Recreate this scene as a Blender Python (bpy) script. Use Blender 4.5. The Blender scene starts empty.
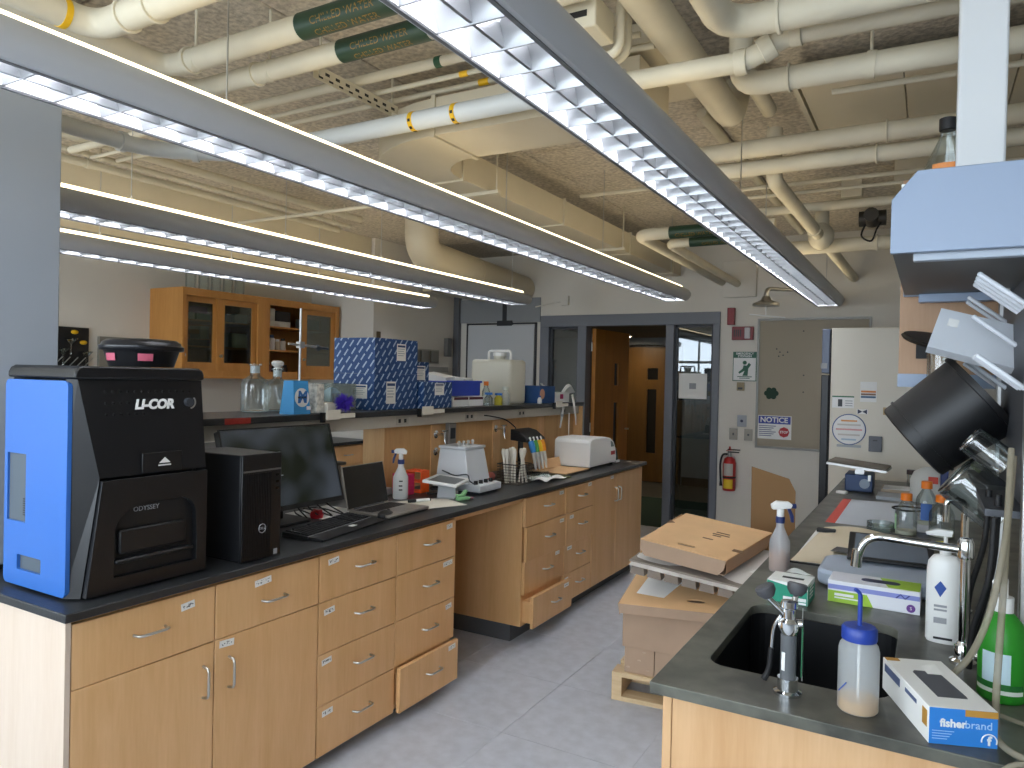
import bpy, bmesh, math, random
from mathutils import Vector, Matrix
from math import sin, cos, pi, radians, sqrt, atan2

scene = bpy.context.scene
COL = scene.collection
random.seed(7)

# ------------------------------------------------------------------ camera, light, exposure
def look_camera():
    cd = bpy.data.cameras.new('camera'); co = bpy.data.objects.new('camera', cd); COL.objects.link(co)
    yaw, pitch, roll = radians(29.865), radians(-0.535), radians(1.288)
    f = Vector((-sin(yaw)*cos(pitch), cos(yaw)*cos(pitch), sin(pitch)))
    r = Vector((cos(yaw), sin(yaw), 0)); u = r.cross(f)
    r2 = cos(roll)*r + sin(roll)*u; u2 = -sin(roll)*r + cos(roll)*u
    m = Matrix((r2, u2, -f)).transposed().to_4x4(); m.translation = (0, 0, 1.60)
    co.matrix_world = m
    cd.sensor_width = 36.0; cd.lens = 729.4/1024*36.0; cd.clip_start = 0.02
    scene.camera = co
look_camera()
scene.view_settings.view_transform = 'Standard'
scene.view_settings.look = 'None'
scene.view_settings.gamma = 1.0
scene.view_settings.use_curve_mapping = False
scene.view_settings.exposure = 1.15
scene.cycles.use_denoising = True
scene.cycles.max_bounces = 8
scene.cycles.transparent_max_bounces = 16

SKY = 4.1           # daylight behind the rear windows
TUBE_DOWN = 11.5    # fluorescent tubes above the louvers
TUBE_UP = 1.5       # uplight strip on top of each fixture

world = bpy.data.worlds.new('sky'); scene.world = world; world.use_nodes = True
_bg = world.node_tree.nodes['Background']
_bg.inputs[0].default_value = (0.78, 0.89, 1.0, 1); _bg.inputs[1].default_value = SKY

WINDOWS = [(-5.6, -4.1), (-3.9, -2.4), (-2.2, -0.7), (-0.5, 0.9)]   # x ranges of the rear windows
REAR_Y, WZ0, WZ1 = -1.6, 0.95, 2.7
for _i, (_a, _b) in enumerate(WINDOWS):
    _l = bpy.data.lights.new('window_portal', 'AREA'); _l.shape = 'RECTANGLE'; _l.size = _b-_a; _l.size_y = WZ1-WZ0
    _l.cycles.is_portal = True
    _o = bpy.data.objects.new('window_portal', _l); COL.objects.link(_o)
    _o.location = ((_a+_b)/2, REAR_Y-0.1, (WZ0+WZ1)/2); _o.rotation_euler = (radians(90), 0, 0)

# ------------------------------------------------------------------ mesh builder
class G:
    def __init__(s): s.v = []; s.f = []
    def add(s, vs, fs, M=None):
        o = len(s.v)
        s.v += [tuple(M @ Vector(p)) if M is not None else tuple(p) for p in vs]
        s.f += [tuple(i+o for i in f) for f in fs]; return s
    def box(s, x0, y0, z0, x1, y1, z1, M=None):
        vs = [(x0,y0,z0),(x1,y0,z0),(x1,y1,z0),(x0,y1,z0),(x0,y0,z1),(x1,y0,z1),(x1,y1,z1),(x0,y1,z1)]
        return s.add(vs, [(3,2,1,0),(4,5,6,7),(0,1,5,4),(1,2,6,5),(2,3,7,6),(3,0,4,7)], M)
    def cyl(s, p0, p1, r, r2=None, n=16, cap=True, M=None):
        p0, p1 = Vector(p0), Vector(p1); d = (p1-p0).normalized(); r2 = r if r2 is None else r2
        a = Vector((0,0,1)) if abs(d.z) < .9 else Vector((1,0,0)); u = d.cross(a).normalized(); w = d.cross(u)
        vs = []
        for p, q in ((p0, r), (p1, r2)):
            vs += [p + q*(cos(2*pi*i/n)*u + sin(2*pi*i/n)*w) for i in range(n)]
        fs = [(i, (i+1) % n, n+(i+1) % n, n+i) for i in range(n)]
        if cap: fs += [tuple(range(n-1, -1, -1)), tuple(range(n, 2*n))]
        fs = [tuple(reversed(f)) for f in fs]
        return s.add(vs, fs, M)
    def lathe(s, prof, c=(0,0,0), n=24, M=None, sx=1, sy=1):
        vs = []
        for r, z in prof: vs += [(c[0]+sx*r*cos(2*pi*i/n), c[1]+sy*r*sin(2*pi*i/n), c[2]+z) for i in range(n)]
        fs = []
        for k in range(len(prof)-1):
            fs += [(k*n+i, k*n+(i+1) % n, (k+1)*n+(i+1) % n, (k+1)*n+i) for i in range(n)]
        if prof[0][0] > 1e-6: fs.append(tuple(range(n-1, -1, -1)))
        if prof[-1][0] > 1e-6: fs.append(tuple(range((len(prof)-1)*n, len(prof)*n)))
        return s.add(vs, fs, M)
    def tube(s, pts, r, n=10, M=None, cap=True, flat=1.0):
        P = [Vector(p) for p in pts]; vs = []; N = len(P)
        t = (P[1]-P[0]).normalized(); a = Vector((0,0,1)) if abs(t.z) < .9 else Vector((1,0,0)); u = t.cross(a).normalized()
        for k in range(N):
            t = ((P[min(k+1,N-1)]-P[k]).normalized() + (P[k]-P[max(k-1,0)]).normalized()).normalized()
            u = (u - t*u.dot(t)).normalized(); w = t.cross(u)
            rr = r[k] if isinstance(r, (list, tuple)) else r
            vs += [P[k] + rr*(cos(2*pi*i/n)*u + flat*sin(2*pi*i/n)*w) for i in range(n)]
        fs = []
        for k in range(N-1): fs += [(k*n+i, k*n+(i+1) % n, (k+1)*n+(i+1) % n, (k+1)*n+i) for i in range(n)]
        if cap: fs += [tuple(range(n-1,-1,-1)), tuple(range((N-1)*n, N*n))]
        return s.add(vs, fs, M)
    def prism(s, poly, z0, z1, M=None):
        n = len(poly)
        if sum(poly[i][0]*poly[(i+1) % n][1]-poly[(i+1) % n][0]*poly[i][1] for i in range(n)) < 0: poly = poly[::-1]
        vs = [(x, y, z0) for x, y in poly] + [(x, y, z1) for x, y in poly]
        fs = [tuple(range(n-1,-1,-1)), tuple(range(n, 2*n))] + [(i, (i+1) % n, n+(i+1) % n, n+i) for i in range(n)]
        return s.add(vs, fs, M)
    def ball(s, c, r, n=14, sx=1, sy=1, sz=1, M=None):
        k = max(4, n//2)
        return s.lathe([(r*sin(pi*i/k), -r*sz*cos(pi*i/k)) for i in range(k+1)], c, n, M, sx, sy)
    def sheet(s, fn, nu, nv, M=None):
        vs = [fn(i/nu, j/nv) for j in range(nv+1) for i in range(nu+1)]
        fs = [(j*(nu+1)+i, j*(nu+1)+i+1, (j+1)*(nu+1)+i+1, (j+1)*(nu+1)+i) for j in range(nv) for i in range(nu)]
        return s.add(vs, fs, M)

def smooth_path(pts, k=6):
    P = [Vector(p) for p in pts]; out = []
    for i in range(len(P)-1):
        a, b, c, d = P[max(i-1,0)], P[i], P[i+1], P[min(i+2,len(P)-1)]
        for j in range(k):
            t = j/k
            out.append(.5*((2*b)+(-a+c)*t+(2*a-5*b+4*c-d)*t*t+(-a+3*b-3*c+d)*t**3))
    out.append(P[-1]); return out

def rrect(x0, y0, x1, y1, r, n=5):
    o = []
    for cx, cy, a0 in ((x1-r,y1-r,0),(x0+r,y1-r,90),(x0+r,y0+r,180),(x1-r,y0+r,270)):
        o += [(cx+r*cos(radians(a0+90*i/n)), cy+r*sin(radians(a0+90*i/n))) for i in range(n+1)]
    return o

def XF(loc=(0,0,0), rx=0, ry=0, rz=0, s=1):
    return Matrix.Translation(Vector(loc)) @ Matrix.Rotation(radians(rz),4,'Z') @ Matrix.Rotation(radians(ry),4,'Y') @ Matrix.Rotation(radians(rx),4,'X') @ Matrix.Scale(s,4)
# matrix whose local x,y,z axes map to given world axes
def AX(o, x, y):
    x = Vector(x).normalized(); y = Vector(y); y = (y-x*x.dot(y)).normalized(); z = x.cross(y)
    m = Matrix((x, y, z)).transposed().to_4x4(); m.translation = Vector(o); return m

_woff = {}
def mesh_of(g, name, smooth=None):
    me = bpy.data.meshes.new(name); me.from_pydata([tuple(p) for p in g.v], [], g.f); me.update()
    if smooth:
        for p in me.polygons: p.use_smooth = True
        me.set_sharp_from_angle(angle=radians(smooth if smooth is not True else 40))
    return me
def O(name, g, mat, parent=None, smooth=None, bevel=0, label=None, seg=2):
    me = g if isinstance(g, bpy.types.Mesh) else mesh_of(g, name, smooth)
    if mat is not None and not me.materials: me.materials.append(mat)
    o = bpy.data.objects.new(name, me); COL.objects.link(o)
    if parent is not None:
        o.parent = parent
        if parent.name in _woff: o.location = _woff[parent.name]
    if bevel:
        b = o.modifiers.new('bevel', 'BEVEL'); b.width = bevel; b.segments = seg; b.limit_method = 'ANGLE'; b.angle_limit = radians(40)
        if not smooth:
            for p in me.polygons: p.use_smooth = True
            me.set_sharp_from_angle(angle=radians(35))
            b.harden_normals = False
    if label: o['label'] = label
    return o
def tag(o, label, cat, group=None):
    o['label'] = label; o['category'] = cat
    if group: o['group'] = group
    return o
def T(name, label, cat, loc=(0,0,0), rz=0, group=None, world=True):
    """Empty at the thing's base; with world=True the parts are given in room coordinates."""
    o = bpy.data.objects.new(name, None); COL.objects.link(o); o.empty_display_size = .05
    o.location = loc; o.rotation_euler = (0, 0, radians(rz))
    if world and rz == 0: _woff[o.name] = tuple(-c for c in loc)
    return tag(o, label, cat, group)
def S(name, g, mat, label, cat, group=None, **k): return tag(O(name, g, mat, None, **k), label, cat, group)
def ST(name, g, mat, parent=None, **k):
    o = O(name, g, mat, parent, **k)
    if parent is None: o['kind'] = 'structure'
    return o
def empty_structure(name):
    o = bpy.data.objects.new(name, None); COL.objects.link(o); o['kind'] = 'structure'; return o
def dup(o, parent, loc=None):
    c = o.copy(); COL.objects.link(c); c.parent = parent
    if loc is not None: c.location = loc
    return c
def text(s, size, M, mat, parent, name='lettering', ext=.0004, shear=0, bold=0, align='CENTER', sx=1, label=None):
    cu = bpy.data.curves.new('t', 'FONT'); cu.body = s; cu.size = size; cu.extrude = ext; cu.shear = shear; cu.offset = bold
    cu.align_x = align; cu.align_y = 'CENTER'; cu.resolution_u = 3
    t = bpy.data.objects.new('t', cu); COL.objects.link(t)
    dg = bpy.context.evaluated_depsgraph_get(); me = bpy.data.meshes.new_from_object(t.evaluated_get(dg))
    bpy.data.objects.remove(t); bpy.data.curves.remove(cu)
    me.transform(Matrix.Scale(sx, 4, (1,0,0))); me.transform(M); me.name = name
    return O(name, me, mat, parent, label=label)

# ------------------------------------------------------------------ materials
def lin(c):
    if isinstance(c, str):
        c = c.lstrip('#'); c = [int(c[i:i+2], 16)/255 for i in (0,2,4)]
    return tuple((x/12.92 if x <= .04045 else ((x+.055)/1.055)**2.4) for x in c) + (1,)
_m = {}
def mat(name, col='#888888', rough=.5, metal=0, spec=.5, var=None, bump=None, emit=0, coat=0, stretch=(1,1,1), col2=None, alpha=1, trans=0, sss=0):
    """var=(scale, amount): colour variation; bump=(scale, strength)"""
    if name in _m: return _m[name]
    m = bpy.data.materials.new(name); m.use_nodes = True; nt = m.node_tree; b = nt.nodes['Principled BSDF']
    c = lin(col); b.inputs['Base Color'].default_value = c; b.inputs['Roughness'].default_value = rough; b.inputs['Metallic'].default_value = metal
    b.inputs['Specular IOR Level'].default_value = spec
    if coat: b.inputs['Coat Weight'].default_value = coat; b.inputs['Coat Roughness'].default_value = .15
    if trans: b.inputs['Transmission Weight'].default_value = trans
    if emit: b.inputs['Emission Color'].default_value = c; b.inputs['Emission Strength'].default_value = emit
    if var or bump:
        tc = nt.nodes.new('ShaderNodeTexCoord'); mp = nt.nodes.new('ShaderNodeMapping'); mp.inputs['Scale'].default_value = stretch
        nt.links.new(tc.outputs['Object'], mp.inputs[0])
    if var:
        n = nt.nodes.new('ShaderNodeTexNoise'); n.inputs['Scale'].default_value = var[0]; n.inputs['Detail'].default_value = 5
        nt.links.new(mp.outputs[0], n.inputs['Vector'])
        r = nt.nodes.new('ShaderNodeValToRGB'); k = var[1]
        c2 = lin(col2) if col2 else tuple(x*(1-k) for x in c[:3])+(1,)
        r.color_ramp.elements[0].position = .35; r.color_ramp.elements[1].position = .65
        r.color_ramp.elements[0].color = c2; r.color_ramp.elements[1].color = c if col2 else tuple(min(1, x*(1+k*.5)) for x in c[:3])+(1,)
        nt.links.new(n.outputs['Fac'], r.inputs[0]); nt.links.new(r.outputs[0], b.inputs['Base Color'])
    if bump:
        n = nt.nodes.new('ShaderNodeTexNoise'); n.inputs['Scale'].default_value = bump[0]; n.inputs['Detail'].default_value = 4
        nt.links.new(mp.outputs[0], n.inputs['Vector'])
        bp = nt.nodes.new('ShaderNodeBump'); bp.inputs['Strength'].default_value = bump[1]; bp.inputs['Distance'].default_value = .01
        nt.links.new(n.outputs['Fac'], bp.inputs['Height']); nt.links.new(bp.outputs[0], b.inputs['Normal'])
    _m[name] = m; return m
def glass(name, tint='#eef4f4', k=.08, gloss_rough=.02, top=.6):
    """thin clear wall: see-through with a real Fresnel sheen"""
    if name in _m: return _m[name]
    m = bpy.data.materials.new(name); m.use_nodes = True; nt = m.node_tree; nt.nodes.clear()
    out = nt.nodes.new('ShaderNodeOutputMaterial'); mix = nt.nodes.new('ShaderNodeMixShader'); t = nt.nodes.new('ShaderNodeBsdfTransparent')
    g = nt.nodes.new('ShaderNodeBsdfGlossy'); g.inputs['Roughness'].default_value = gloss_rough
    t.inputs[0].default_value = lin(tint)
    lw = nt.nodes.new('ShaderNodeLayerWeight'); lw.inputs[0].default_value = .35
    mr = nt.nodes.new('ShaderNodeMapRange'); mr.inputs['To Min'].default_value = k; mr.inputs['To Max'].default_value = top
    nt.links.new(lw.outputs['Fresnel'], mr.inputs[0]); nt.links.new(mr.outputs[0], mix.inputs[0])
    nt.links.new(t.outputs[0], mix.inputs[1]); nt.links.new(g.outputs[0], mix.inputs[2]); nt.links.new(mix.outputs[0], out.inputs[0])
    _m[name] = m; return m
def frosted(name, col, opac=.6, rough=.35):
    """milky plastic: part diffuse/translucent, part see-through"""
    if name in _m: return _m[name]
    m = bpy.data.materials.new(name); m.use_nodes = True; nt = m.node_tree; b = nt.nodes['Principled BSDF']
    b.inputs['Base Color'].default_value = lin(col); b.inputs['Roughness'].default_value = rough
    out = nt.nodes['Material Output']; mix = nt.nodes.new('ShaderNodeMixShader'); t = nt.nodes.new('ShaderNodeBsdfTransparent')
    tl = nt.nodes.new('ShaderNodeBsdfTranslucent'); tl.inputs[0].default_value = lin(col); m2 = nt.nodes.new('ShaderNodeMixShader'); m2.inputs[0].default_value = .35
    nt.links.new(b.outputs[0], m2.inputs[1]); nt.links.new(tl.outputs[0], m2.inputs[2])
    mix.inputs[0].default_value = opac; nt.links.new(t.outputs[0], mix.inputs[1]); nt.links.new(m2.outputs[0], mix.inputs[2]); nt.links.new(mix.outputs[0], out.inputs[0])
    _m[name] = m; return m
def wood(name, c1, c2, rough=.42, scale=9, stretch=(1,1,.08)):
    if name in _m: return _m[name]
    m = bpy.data.materials.new(name); m.use_nodes = True; nt = m.node_tree; b = nt.nodes['Principled BSDF']; b.inputs['Roughness'].default_value = rough
    tc = nt.nodes.new('ShaderNodeTexCoord'); mp = nt.nodes.new('ShaderNodeMapping'); mp.inputs['Scale'].default_value = stretch
    oi = nt.nodes.new('ShaderNodeObjectInfo'); va = nt.nodes.new('ShaderNodeVectorMath'); va.operation = 'ADD'
    nt.links.new(tc.outputs['Object'], va.inputs[0]); nt.links.new(oi.outputs['Random'], va.inputs[1]); nt.links.new(va.outputs[0], mp.inputs[0])
    n = nt.nodes.new('ShaderNodeTexNoise'); n.inputs['Scale'].default_value = scale; n.inputs['Detail'].default_value = 6; n.inputs['Roughness'].default_value = .65; n.inputs['Distortion'].default_value = .6
    n2 = nt.nodes.new('ShaderNodeTexNoise'); n2.inputs['Scale'].default_value = scale*14; n2.inputs['Detail'].default_value = 3
    nt.links.new(mp.outputs[0], n.inputs['Vector']); nt.links.new(mp.outputs[0], n2.inputs['Vector'])
    ad = nt.nodes.new('ShaderNodeMath'); ad.operation = 'MULTIPLY_ADD'; ad.inputs[1].default_value = .35
    nt.links.new(n2.outputs['Fac'], ad.inputs[0]); nt.links.new(n.outputs['Fac'], ad.inputs[2])
    r = nt.nodes.new('ShaderNodeValToRGB'); r.color_ramp.elements[0].position = .45; r.color_ramp.elements[1].position = .92
    r.color_ramp.elements[0].color = lin(c2); r.color_ramp.elements[1].color = lin(c1)
    nt.links.new(ad.outputs[0], r.inputs[0]); nt.links.new(r.outputs[0], b.inputs['Base Color'])
    _m[name] = m; return m

MAPLE = wood('maple', '#e7ba86', '#d7a66d', .38)
MAPLE_SUN = wood('maple_light', '#d9b083', '#c99c6c', .45)
MAPLE_DAYLIT = wood('maple_daylit', '#d8c6b4', '#cdb8a3', .45)  # same maple for the near end, its washed-out daylight put into the colour
DARKMAPLE = wood('maple_spine', '#d9ae77', '#c4935a', .45)
DOORWOOD = wood('door_wood', '#c07f30', '#a56a22', .35)
PINE = wood('pine', '#e2cba5', '#cdb085', .7, 6, (.1,1,1))
EPOXY = mat('epoxy_top', '#303234', .36, var=(5, .35), col2='#222426', spec=.5, bump=(90,.05))
EPOXYR = mat('epoxy_top_worn', '#67675d', .36, var=(8, .5), col2='#35352f', spec=.55)
BLACK = mat('black_plastic', '#0f0f11', .42, bump=(400,.05))
BLACKGLOSS = mat('black_gloss', '#0c0c0e', .12)
DKGREY = mat('dark_grey', '#3b3e44', .5)
STEEL = mat('brushed_steel', '#c4c4c2', .28, 1)
CHROME = mat('chrome', '#dfe2e4', .07, 1)
WHITE = mat('white_plastic', '#ebebe8', .35)
WHITEP = mat('white_paper', '#eeeeea', .7)
CREAM = mat('cream_paint', '#d9d0b8', .55, var=(3,.05))
PIPEW = mat('pipe_paint', '#cfc8b3', .6, var=(4,.1), bump=(35,.06))
PIPEC = mat('pipe_pale', '#ccd0cf', .45)
DUCT = mat('duct_paint', '#cbc2ab', .6, var=(2,.06))
DECK = mat('deck_panel', '#c9c0b0', .95, var=(38,.3), bump=(60,.55))
WALLM = mat('wall_paint', '#dcd7cc', .75, var=(1.5,.04), bump=(120,.04))
FRAMEG = mat('frame_grey', '#70747c', .45)
FLOORM = mat('floor_vinyl', '#bcc1ca', .34, var=(14,.1), bump=(30,.03))
KICK = mat('cove_base', '#55585c', .5)
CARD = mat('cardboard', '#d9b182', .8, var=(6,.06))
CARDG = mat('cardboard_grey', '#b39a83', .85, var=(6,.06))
RUBBER = mat('rubber', '#141416', .6)
INK = mat('ink', '#26262b', .6)
TAPE = mat('label_tape', '#efeeea', .5)
FIXT = mat('fixture_grey', '#b8babd', .4)
LOUV = mat('louver_aluminium', '#a4a6a8', .35, .8)
RED = mat('red', '#b3161c', .4)
ORANGE = mat('orange', '#f07f1f', .4)
BLUE = mat('blue', '#2a55a8', .4)
GREEN = mat('green_label', '#1f4d33', .5)
YELLOW = mat('yellow_label', '#e6b512', .5)
GLASS = glass('clear_glass')
def plate_ring(outer, inner, t, M):
    n = len(outer); g = G()
    g.add([(x,y,z) for z in (0,t) for ring_ in (outer,inner) for x,y in ring_],
          [f for i in range(n) for f in ((i,n+i,n+(i+1)%n,(i+1)%n),(2*n+i,2*n+(i+1)%n,3*n+(i+1)%n,3*n+i),(i,(i+1)%n,2*n+(i+1)%n,2*n+i),(n+(i+1)%n,n+i,3*n+i,3*n+(i+1)%n))], M)
    return g
# ------------------------------------------------------------------ room shell
BY = 7.4            # back wall
LX, RX = -5.95, 3.2  # side walls
CZ = 3.05
# floor slab with loose-laid vinyl tiles where the aisle shows them
floor = ST('floor', G().box(LX-.2, REAR_Y-.2, -.15, RX+.2, BY+.15, -.002), FLOORM)
tile = mesh_of(G().box(.0008,.0008,-.002, .6088,.6088, .0), 'floor_tile'); tile.materials.append(FLOORM)
for i in range(4):
    for j in range(11):
        o = O('floor_tile', tile, None, floor); o.location = (-2.86+.61*i, 1.0+.61*j, .0)
ceil = ST('ceiling', G().box(LX-.2, REAR_Y-.2, CZ, RX+.2, BY+.15, CZ+.15), DECK)
pan = mesh_of(G().box(.004,.004,-.03, 1.216,.606, .0), 'deck_panel'); pan.materials.append(DECK)
for i in range(7):
    for j in range(13):
        if j < 0: continue
        o = O('deck_panel', pan, None, ceil, bevel=.004, seg=1); o.location = (LX+.02+1.22*i, -.2+.61*j, CZ)
ST('wall_left', G().box(LX-.15, REAR_Y-.2, 0, LX, BY, CZ), WALLM)
ST('wall_right', G().box(RX, REAR_Y-.2, 0, RX+.15, BY, CZ), WALLM)
# rear wall with its row of windows (behind the viewer)
g = G()
g.box(LX, REAR_Y-.15, 0, RX, REAR_Y, WZ0); g.box(LX, REAR_Y-.15, WZ1, RX, REAR_Y, CZ)
xs = [LX] + [x for w in WINDOWS for x in w] + [RX]
for i in range(0, len(xs), 2): g.box(xs[i], REAR_Y-.15, WZ0, xs[i+1], REAR_Y, WZ1)
ST('wall_rear', g, WALLM)
WFR = mat('window_frame_white', '#e6e8ea', .4)
for i, (a, b) in enumerate(WINDOWS):
    g = G(); m1, m2 = a+(b-a)/3, a+2*(b-a)/3; zz = WZ0+.62*(WZ1-WZ0)
    g.box(a, REAR_Y-.1, WZ0, a+.04, REAR_Y-.04, WZ1).box(b-.04, REAR_Y-.1, WZ0, b, REAR_Y-.04, WZ1)
    g.box(a, REAR_Y-.1, WZ0, b, REAR_Y-.04, WZ0+.04).box(a, REAR_Y-.1, WZ1-.04, b, REAR_Y-.04, WZ1).box(a, REAR_Y-.1, zz-.03, b, REAR_Y-.04, zz+.03)
    for m in (m1, m2): g.box(m-.02, REAR_Y-.1, WZ0, m+.02, REAR_Y-.04, WZ1)
    ST('window_%d' % (i+2), g, WFR)
# back wall with the opening for the glazed door screen
FX0, FX1, FZ = -3.878, -1.847, 2.305
g = G().box(LX, BY, 0, FX0, BY+.15, CZ).box(FX1, BY, 0, RX, BY+.15, CZ).box(FX0, BY, FZ, FX1, BY+.15, CZ)
ST('wall_back', g, WALLM)
ST('baseboard_back', G().box(FX1+.02, BY-.012, 0, -.8, BY-.001, .1), KICK)
# chase that sticks out of the left wall
ST('wall_chase', G().box(LX, 5.88, 0, -5.06, BY, CZ), WALLM)
ST('wall_soffit', G().box(LX, -1.0, 2.55, -5.1, 5.87, CZ-.03), CREAM)

# door screen: frame, two sidelights
fr = empty_structure('window_1')
g = G(); y0, y1 = BY-.03, BY+.12
g.box(FX0, y0, 2.18, FX1, y1, FZ)
for a, b in ((FX0, -3.768), (-3.407, -3.305), (-2.402, -2.316), (-1.914, FX1)): g.box(a, y0, 0, b, y1, 2.18)
g.box(-3.768, y0, 0, -3.407, y1, .12).box(-2.316, y0, 0, -1.914, y1, .12)
O('window_frame', g, FRAMEG, fr, bevel=.004)
PANE = glass('pane_glass', '#c3ccd0', .07, .0, .8)
O('pane', G().box(-3.768, BY+.04, .12, -3.407, BY+.046, 2.18), PANE, fr)
O('pane', G().box(-2.316, BY+.04, .12, -1.914, BY+.046, 2.18), PANE, fr)
g = G()
for a, b in ((-3.768, -3.407), (-2.316, -1.914)):
    g.box(a, BY+.02, .12, a+.025, BY+.07, 2.18).box(b-.025, BY+.02, .12, b, BY+.07, 2.18).box(a, BY+.02, 2.155, b, BY+.07, 2.18)
O('glazing_bead', g, mat('bead_dark', '#3b3d42', .5), fr)
# open lab door
dr = empty_structure('door_1')
M = AX((-3.285, BY+.10, .01), (.05, .9, 0), (0, 0, 1))
def panel_holes(g, w, h, holes, t, M):
    """door leaf w x h in local xy with rectangular holes, thickness t in local z"""
    xs = sorted({0, w, *[v for q in holes for v in (q[0], q[2])]}); ys = sorted({0, h, *[v for q in holes for v in (q[1], q[3])]})
    for i in range(len(xs)-1):
        for j in range(len(ys)-1):
            cx, cy = (xs[i]+xs[i+1])/2, (ys[j]+ys[j+1])/2
            if any(q[0] < cx < q[2] and q[1] < cy < q[3] for q in holes): continue
            g.box(xs[i], ys[j], 0, xs[i+1], ys[j+1], t, M)
    return g
O('leaf', panel_holes(G(), .9, 2.15, [(.5,.78,.62,1.32),(.5,1.52,.62,1.78)], .044, M), DOORWOOD, dr)
DPANE = glass('door_lite', '#5c6264', .12)
O('pane', G().box(.5,.78,.018,.62,1.32,.026,M).box(.5,1.52,.018,.62,1.78,.026,M), DPANE, dr)
O('closer', G().box(.1,2.02,-.06,.4,2.10,0,M).box(.12,2.11,-.04,.5,2.125,-.02,M), STEEL, dr, bevel=.004)
O('lever_handle', G().cyl((.83,1.0,-.05),(.83,1.0,.09),.011,M=M).cyl((.83,1.0,-.045),(.72,1.0,-.045),.009,M=M).cyl((.83,1.0,-.006),(.83,1.0,0),.03,M=M), STEEL, dr, smooth=True)
for z in (.25,1.05,1.95): O('hinge', G().cyl((0,z-.05,-.004),(0,z+.05,-.004),.008,M=M), STEEL, dr)
O('kick_plate', G().box(.03,.02,-.002,.87,.25,-.0003,M), STEEL, dr)
# grey panelled bay with a pale door, left of the screen
bay = empty_structure('door_2')
O('leaf', G().box(-4.86, BY-.03, .02, -3.955, BY-.004, 2.21), mat('door_pale', '#c3c6c8', .5), bay, bevel=.003)
g = G().box(-4.885, BY-.025, 0, -4.867, BY-.002, 2.235).box(-3.948, BY-.025, 0, -3.93, BY-.002, 2.235).box(-4.885, BY-.025, 2.217, -3.93, BY-.002, 2.235).box(-4.45, BY-.04, 2.2, -4.25, BY-.002, 2.26)
O('seal_strip', g, mat('seal_dark', '#2c2d31', .5), bay)
O('transom', G().box(-5.05, BY-.02, 2.24, -3.89, BY-.001, 2.52), mat('transom_grey', '#8d9092', .6), bay)
O('mullion', G().box(-4.38, BY-.035, 2.24, -4.33, BY-.019, 2.52), mat('seal_dark', '#2c2d31', .5), bay)
O('jamb', G().box(-5.055, BY-.06, 0, -4.98, BY-.001, 2.9), mat('column_grey', '#5f6266', .5), bay)

# corridor behind the screen
HW = mat('hall_wall', '#9aa1a8', .7)
ST('floor_hall', G().box(-5.95, BY+.15, -.15, .5, 11.4, -.003), mat('hall_floor', '#4a4a44', .45, var=(4,.2)))
ST('floor_mat', G().box(-3.6, BY+.3, -.003, -1.2, 9.6, .004), mat('hall_mat', '#1d3a2c', .9, bump=(200,.3)))
ST('ceiling_hall', G().box(-5.95, BY+.15, 2.27, .5, 11.4, 2.75), mat('hall_ceiling', '#6c6558', .8))
g = G().box(-5.95, 11.0, 0, -4.85, 11.2, 2.269).box(-5.95,11.2,0,.5,11.4,2.269).box(-3.30, 11.0, 0, .5, 11.2, 2.269).box(-4.85, 11.0, 2.14, -3.30, 11.2, 2.269)
ST('wall_hall', g, HW)
ST('baseboard_hall', G().box(-3.28, 10.985, 0, .5, 10.999, .13), mat('hall_base', '#1c1d1f', .5))
ST('wall_hall_left', G().box(-5.95, BY+.15, 0, -5.8, 11.0, 2.269), HW)
ST('wall_hall_right', G().box(.3, BY+.15, 0, .5, 11.0, 2.269), HW)
hd = empty_structure('door_3')
M = AX((-4.82, 11.06, .01), (1,0,0), (0,0,1))
DW2 = wood('hall_door_wood', '#6f4e1c', '#5c3f15', .4)
O('leaf', panel_holes(G(), 1.5, 2.12, [(.95,.45,1.1,1.45),(.95,1.6,1.12,1.78)], .045, M), DW2, hd)
O('pane', G().box(.95,.45,.01,1.1,1.45,.02,M).box(.95,1.6,.01,1.12,1.78,.02,M), mat('dark_lite','#0d0d0e',.1), hd)
O('lever_handle', G().cyl((1.38,1.0,.045),(1.38,1.0,.1),.012,M=M).cyl((1.38,1.0,.095),(1.27,1.0,.095),.009,M=M), STEEL, hd)
O('door_frame', G().box(-4.85,11.0,2.12,-3.30,11.06,2.16).box(-4.86,11.0,0,-4.82,11.06,2.14).box(-3.33,11.0,0,-3.29,11.06,2.14), mat('seal_dark', '#2c2d31', .5), hd)
for dxx, dyy, dlab in ((-4.0,10.45,'small recessed round downlight in the dark corridor ceiling'),(-1.4,9.4,'unseen downlight added to brighten the right of the corridor'),(-4.9,8.6,'unseen downlight added to brighten the left of the corridor')):  # left and right ones are added out of view to brighten the corridor
    dl = T('downlight', dlab, 'light', (dxx, dyy, 2.25))
    c8 = lambda r: [(r*cos(radians(a)), r*sin(radians(a))) for a in range(0,360,18)]
    O('trim_ring', plate_ring(c8(.08), c8(.052), .018, XF((dxx,dyy,2.251))), STEEL, dl)
    O('lens', G().cyl((dxx,dyy,2.258),(dxx,dyy,2.268),.0515,n=20), mat('lamp_warm', '#ffe9c8', .5, emit=150), dl)

# ------------------------------------------------------------------ structure pillar on the bench end (grey cladding)
PANELG = mat('cladding_grey', '#a6adb6', .28, var=(1,.03))
pl = T('service_column', 'tall smooth grey clad column rising from the near bench end to the ceiling', 'column', (-2.9,1.3,.914))
O('cladding', G().box(-3.25,1.15,.93,-2.70,1.45,CZ-.031), PANELG, pl, bevel=.004)
O('base_strip', G().box(-3.24,1.16,.9145,-2.705,1.445,.93), BLACK, pl)

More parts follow.
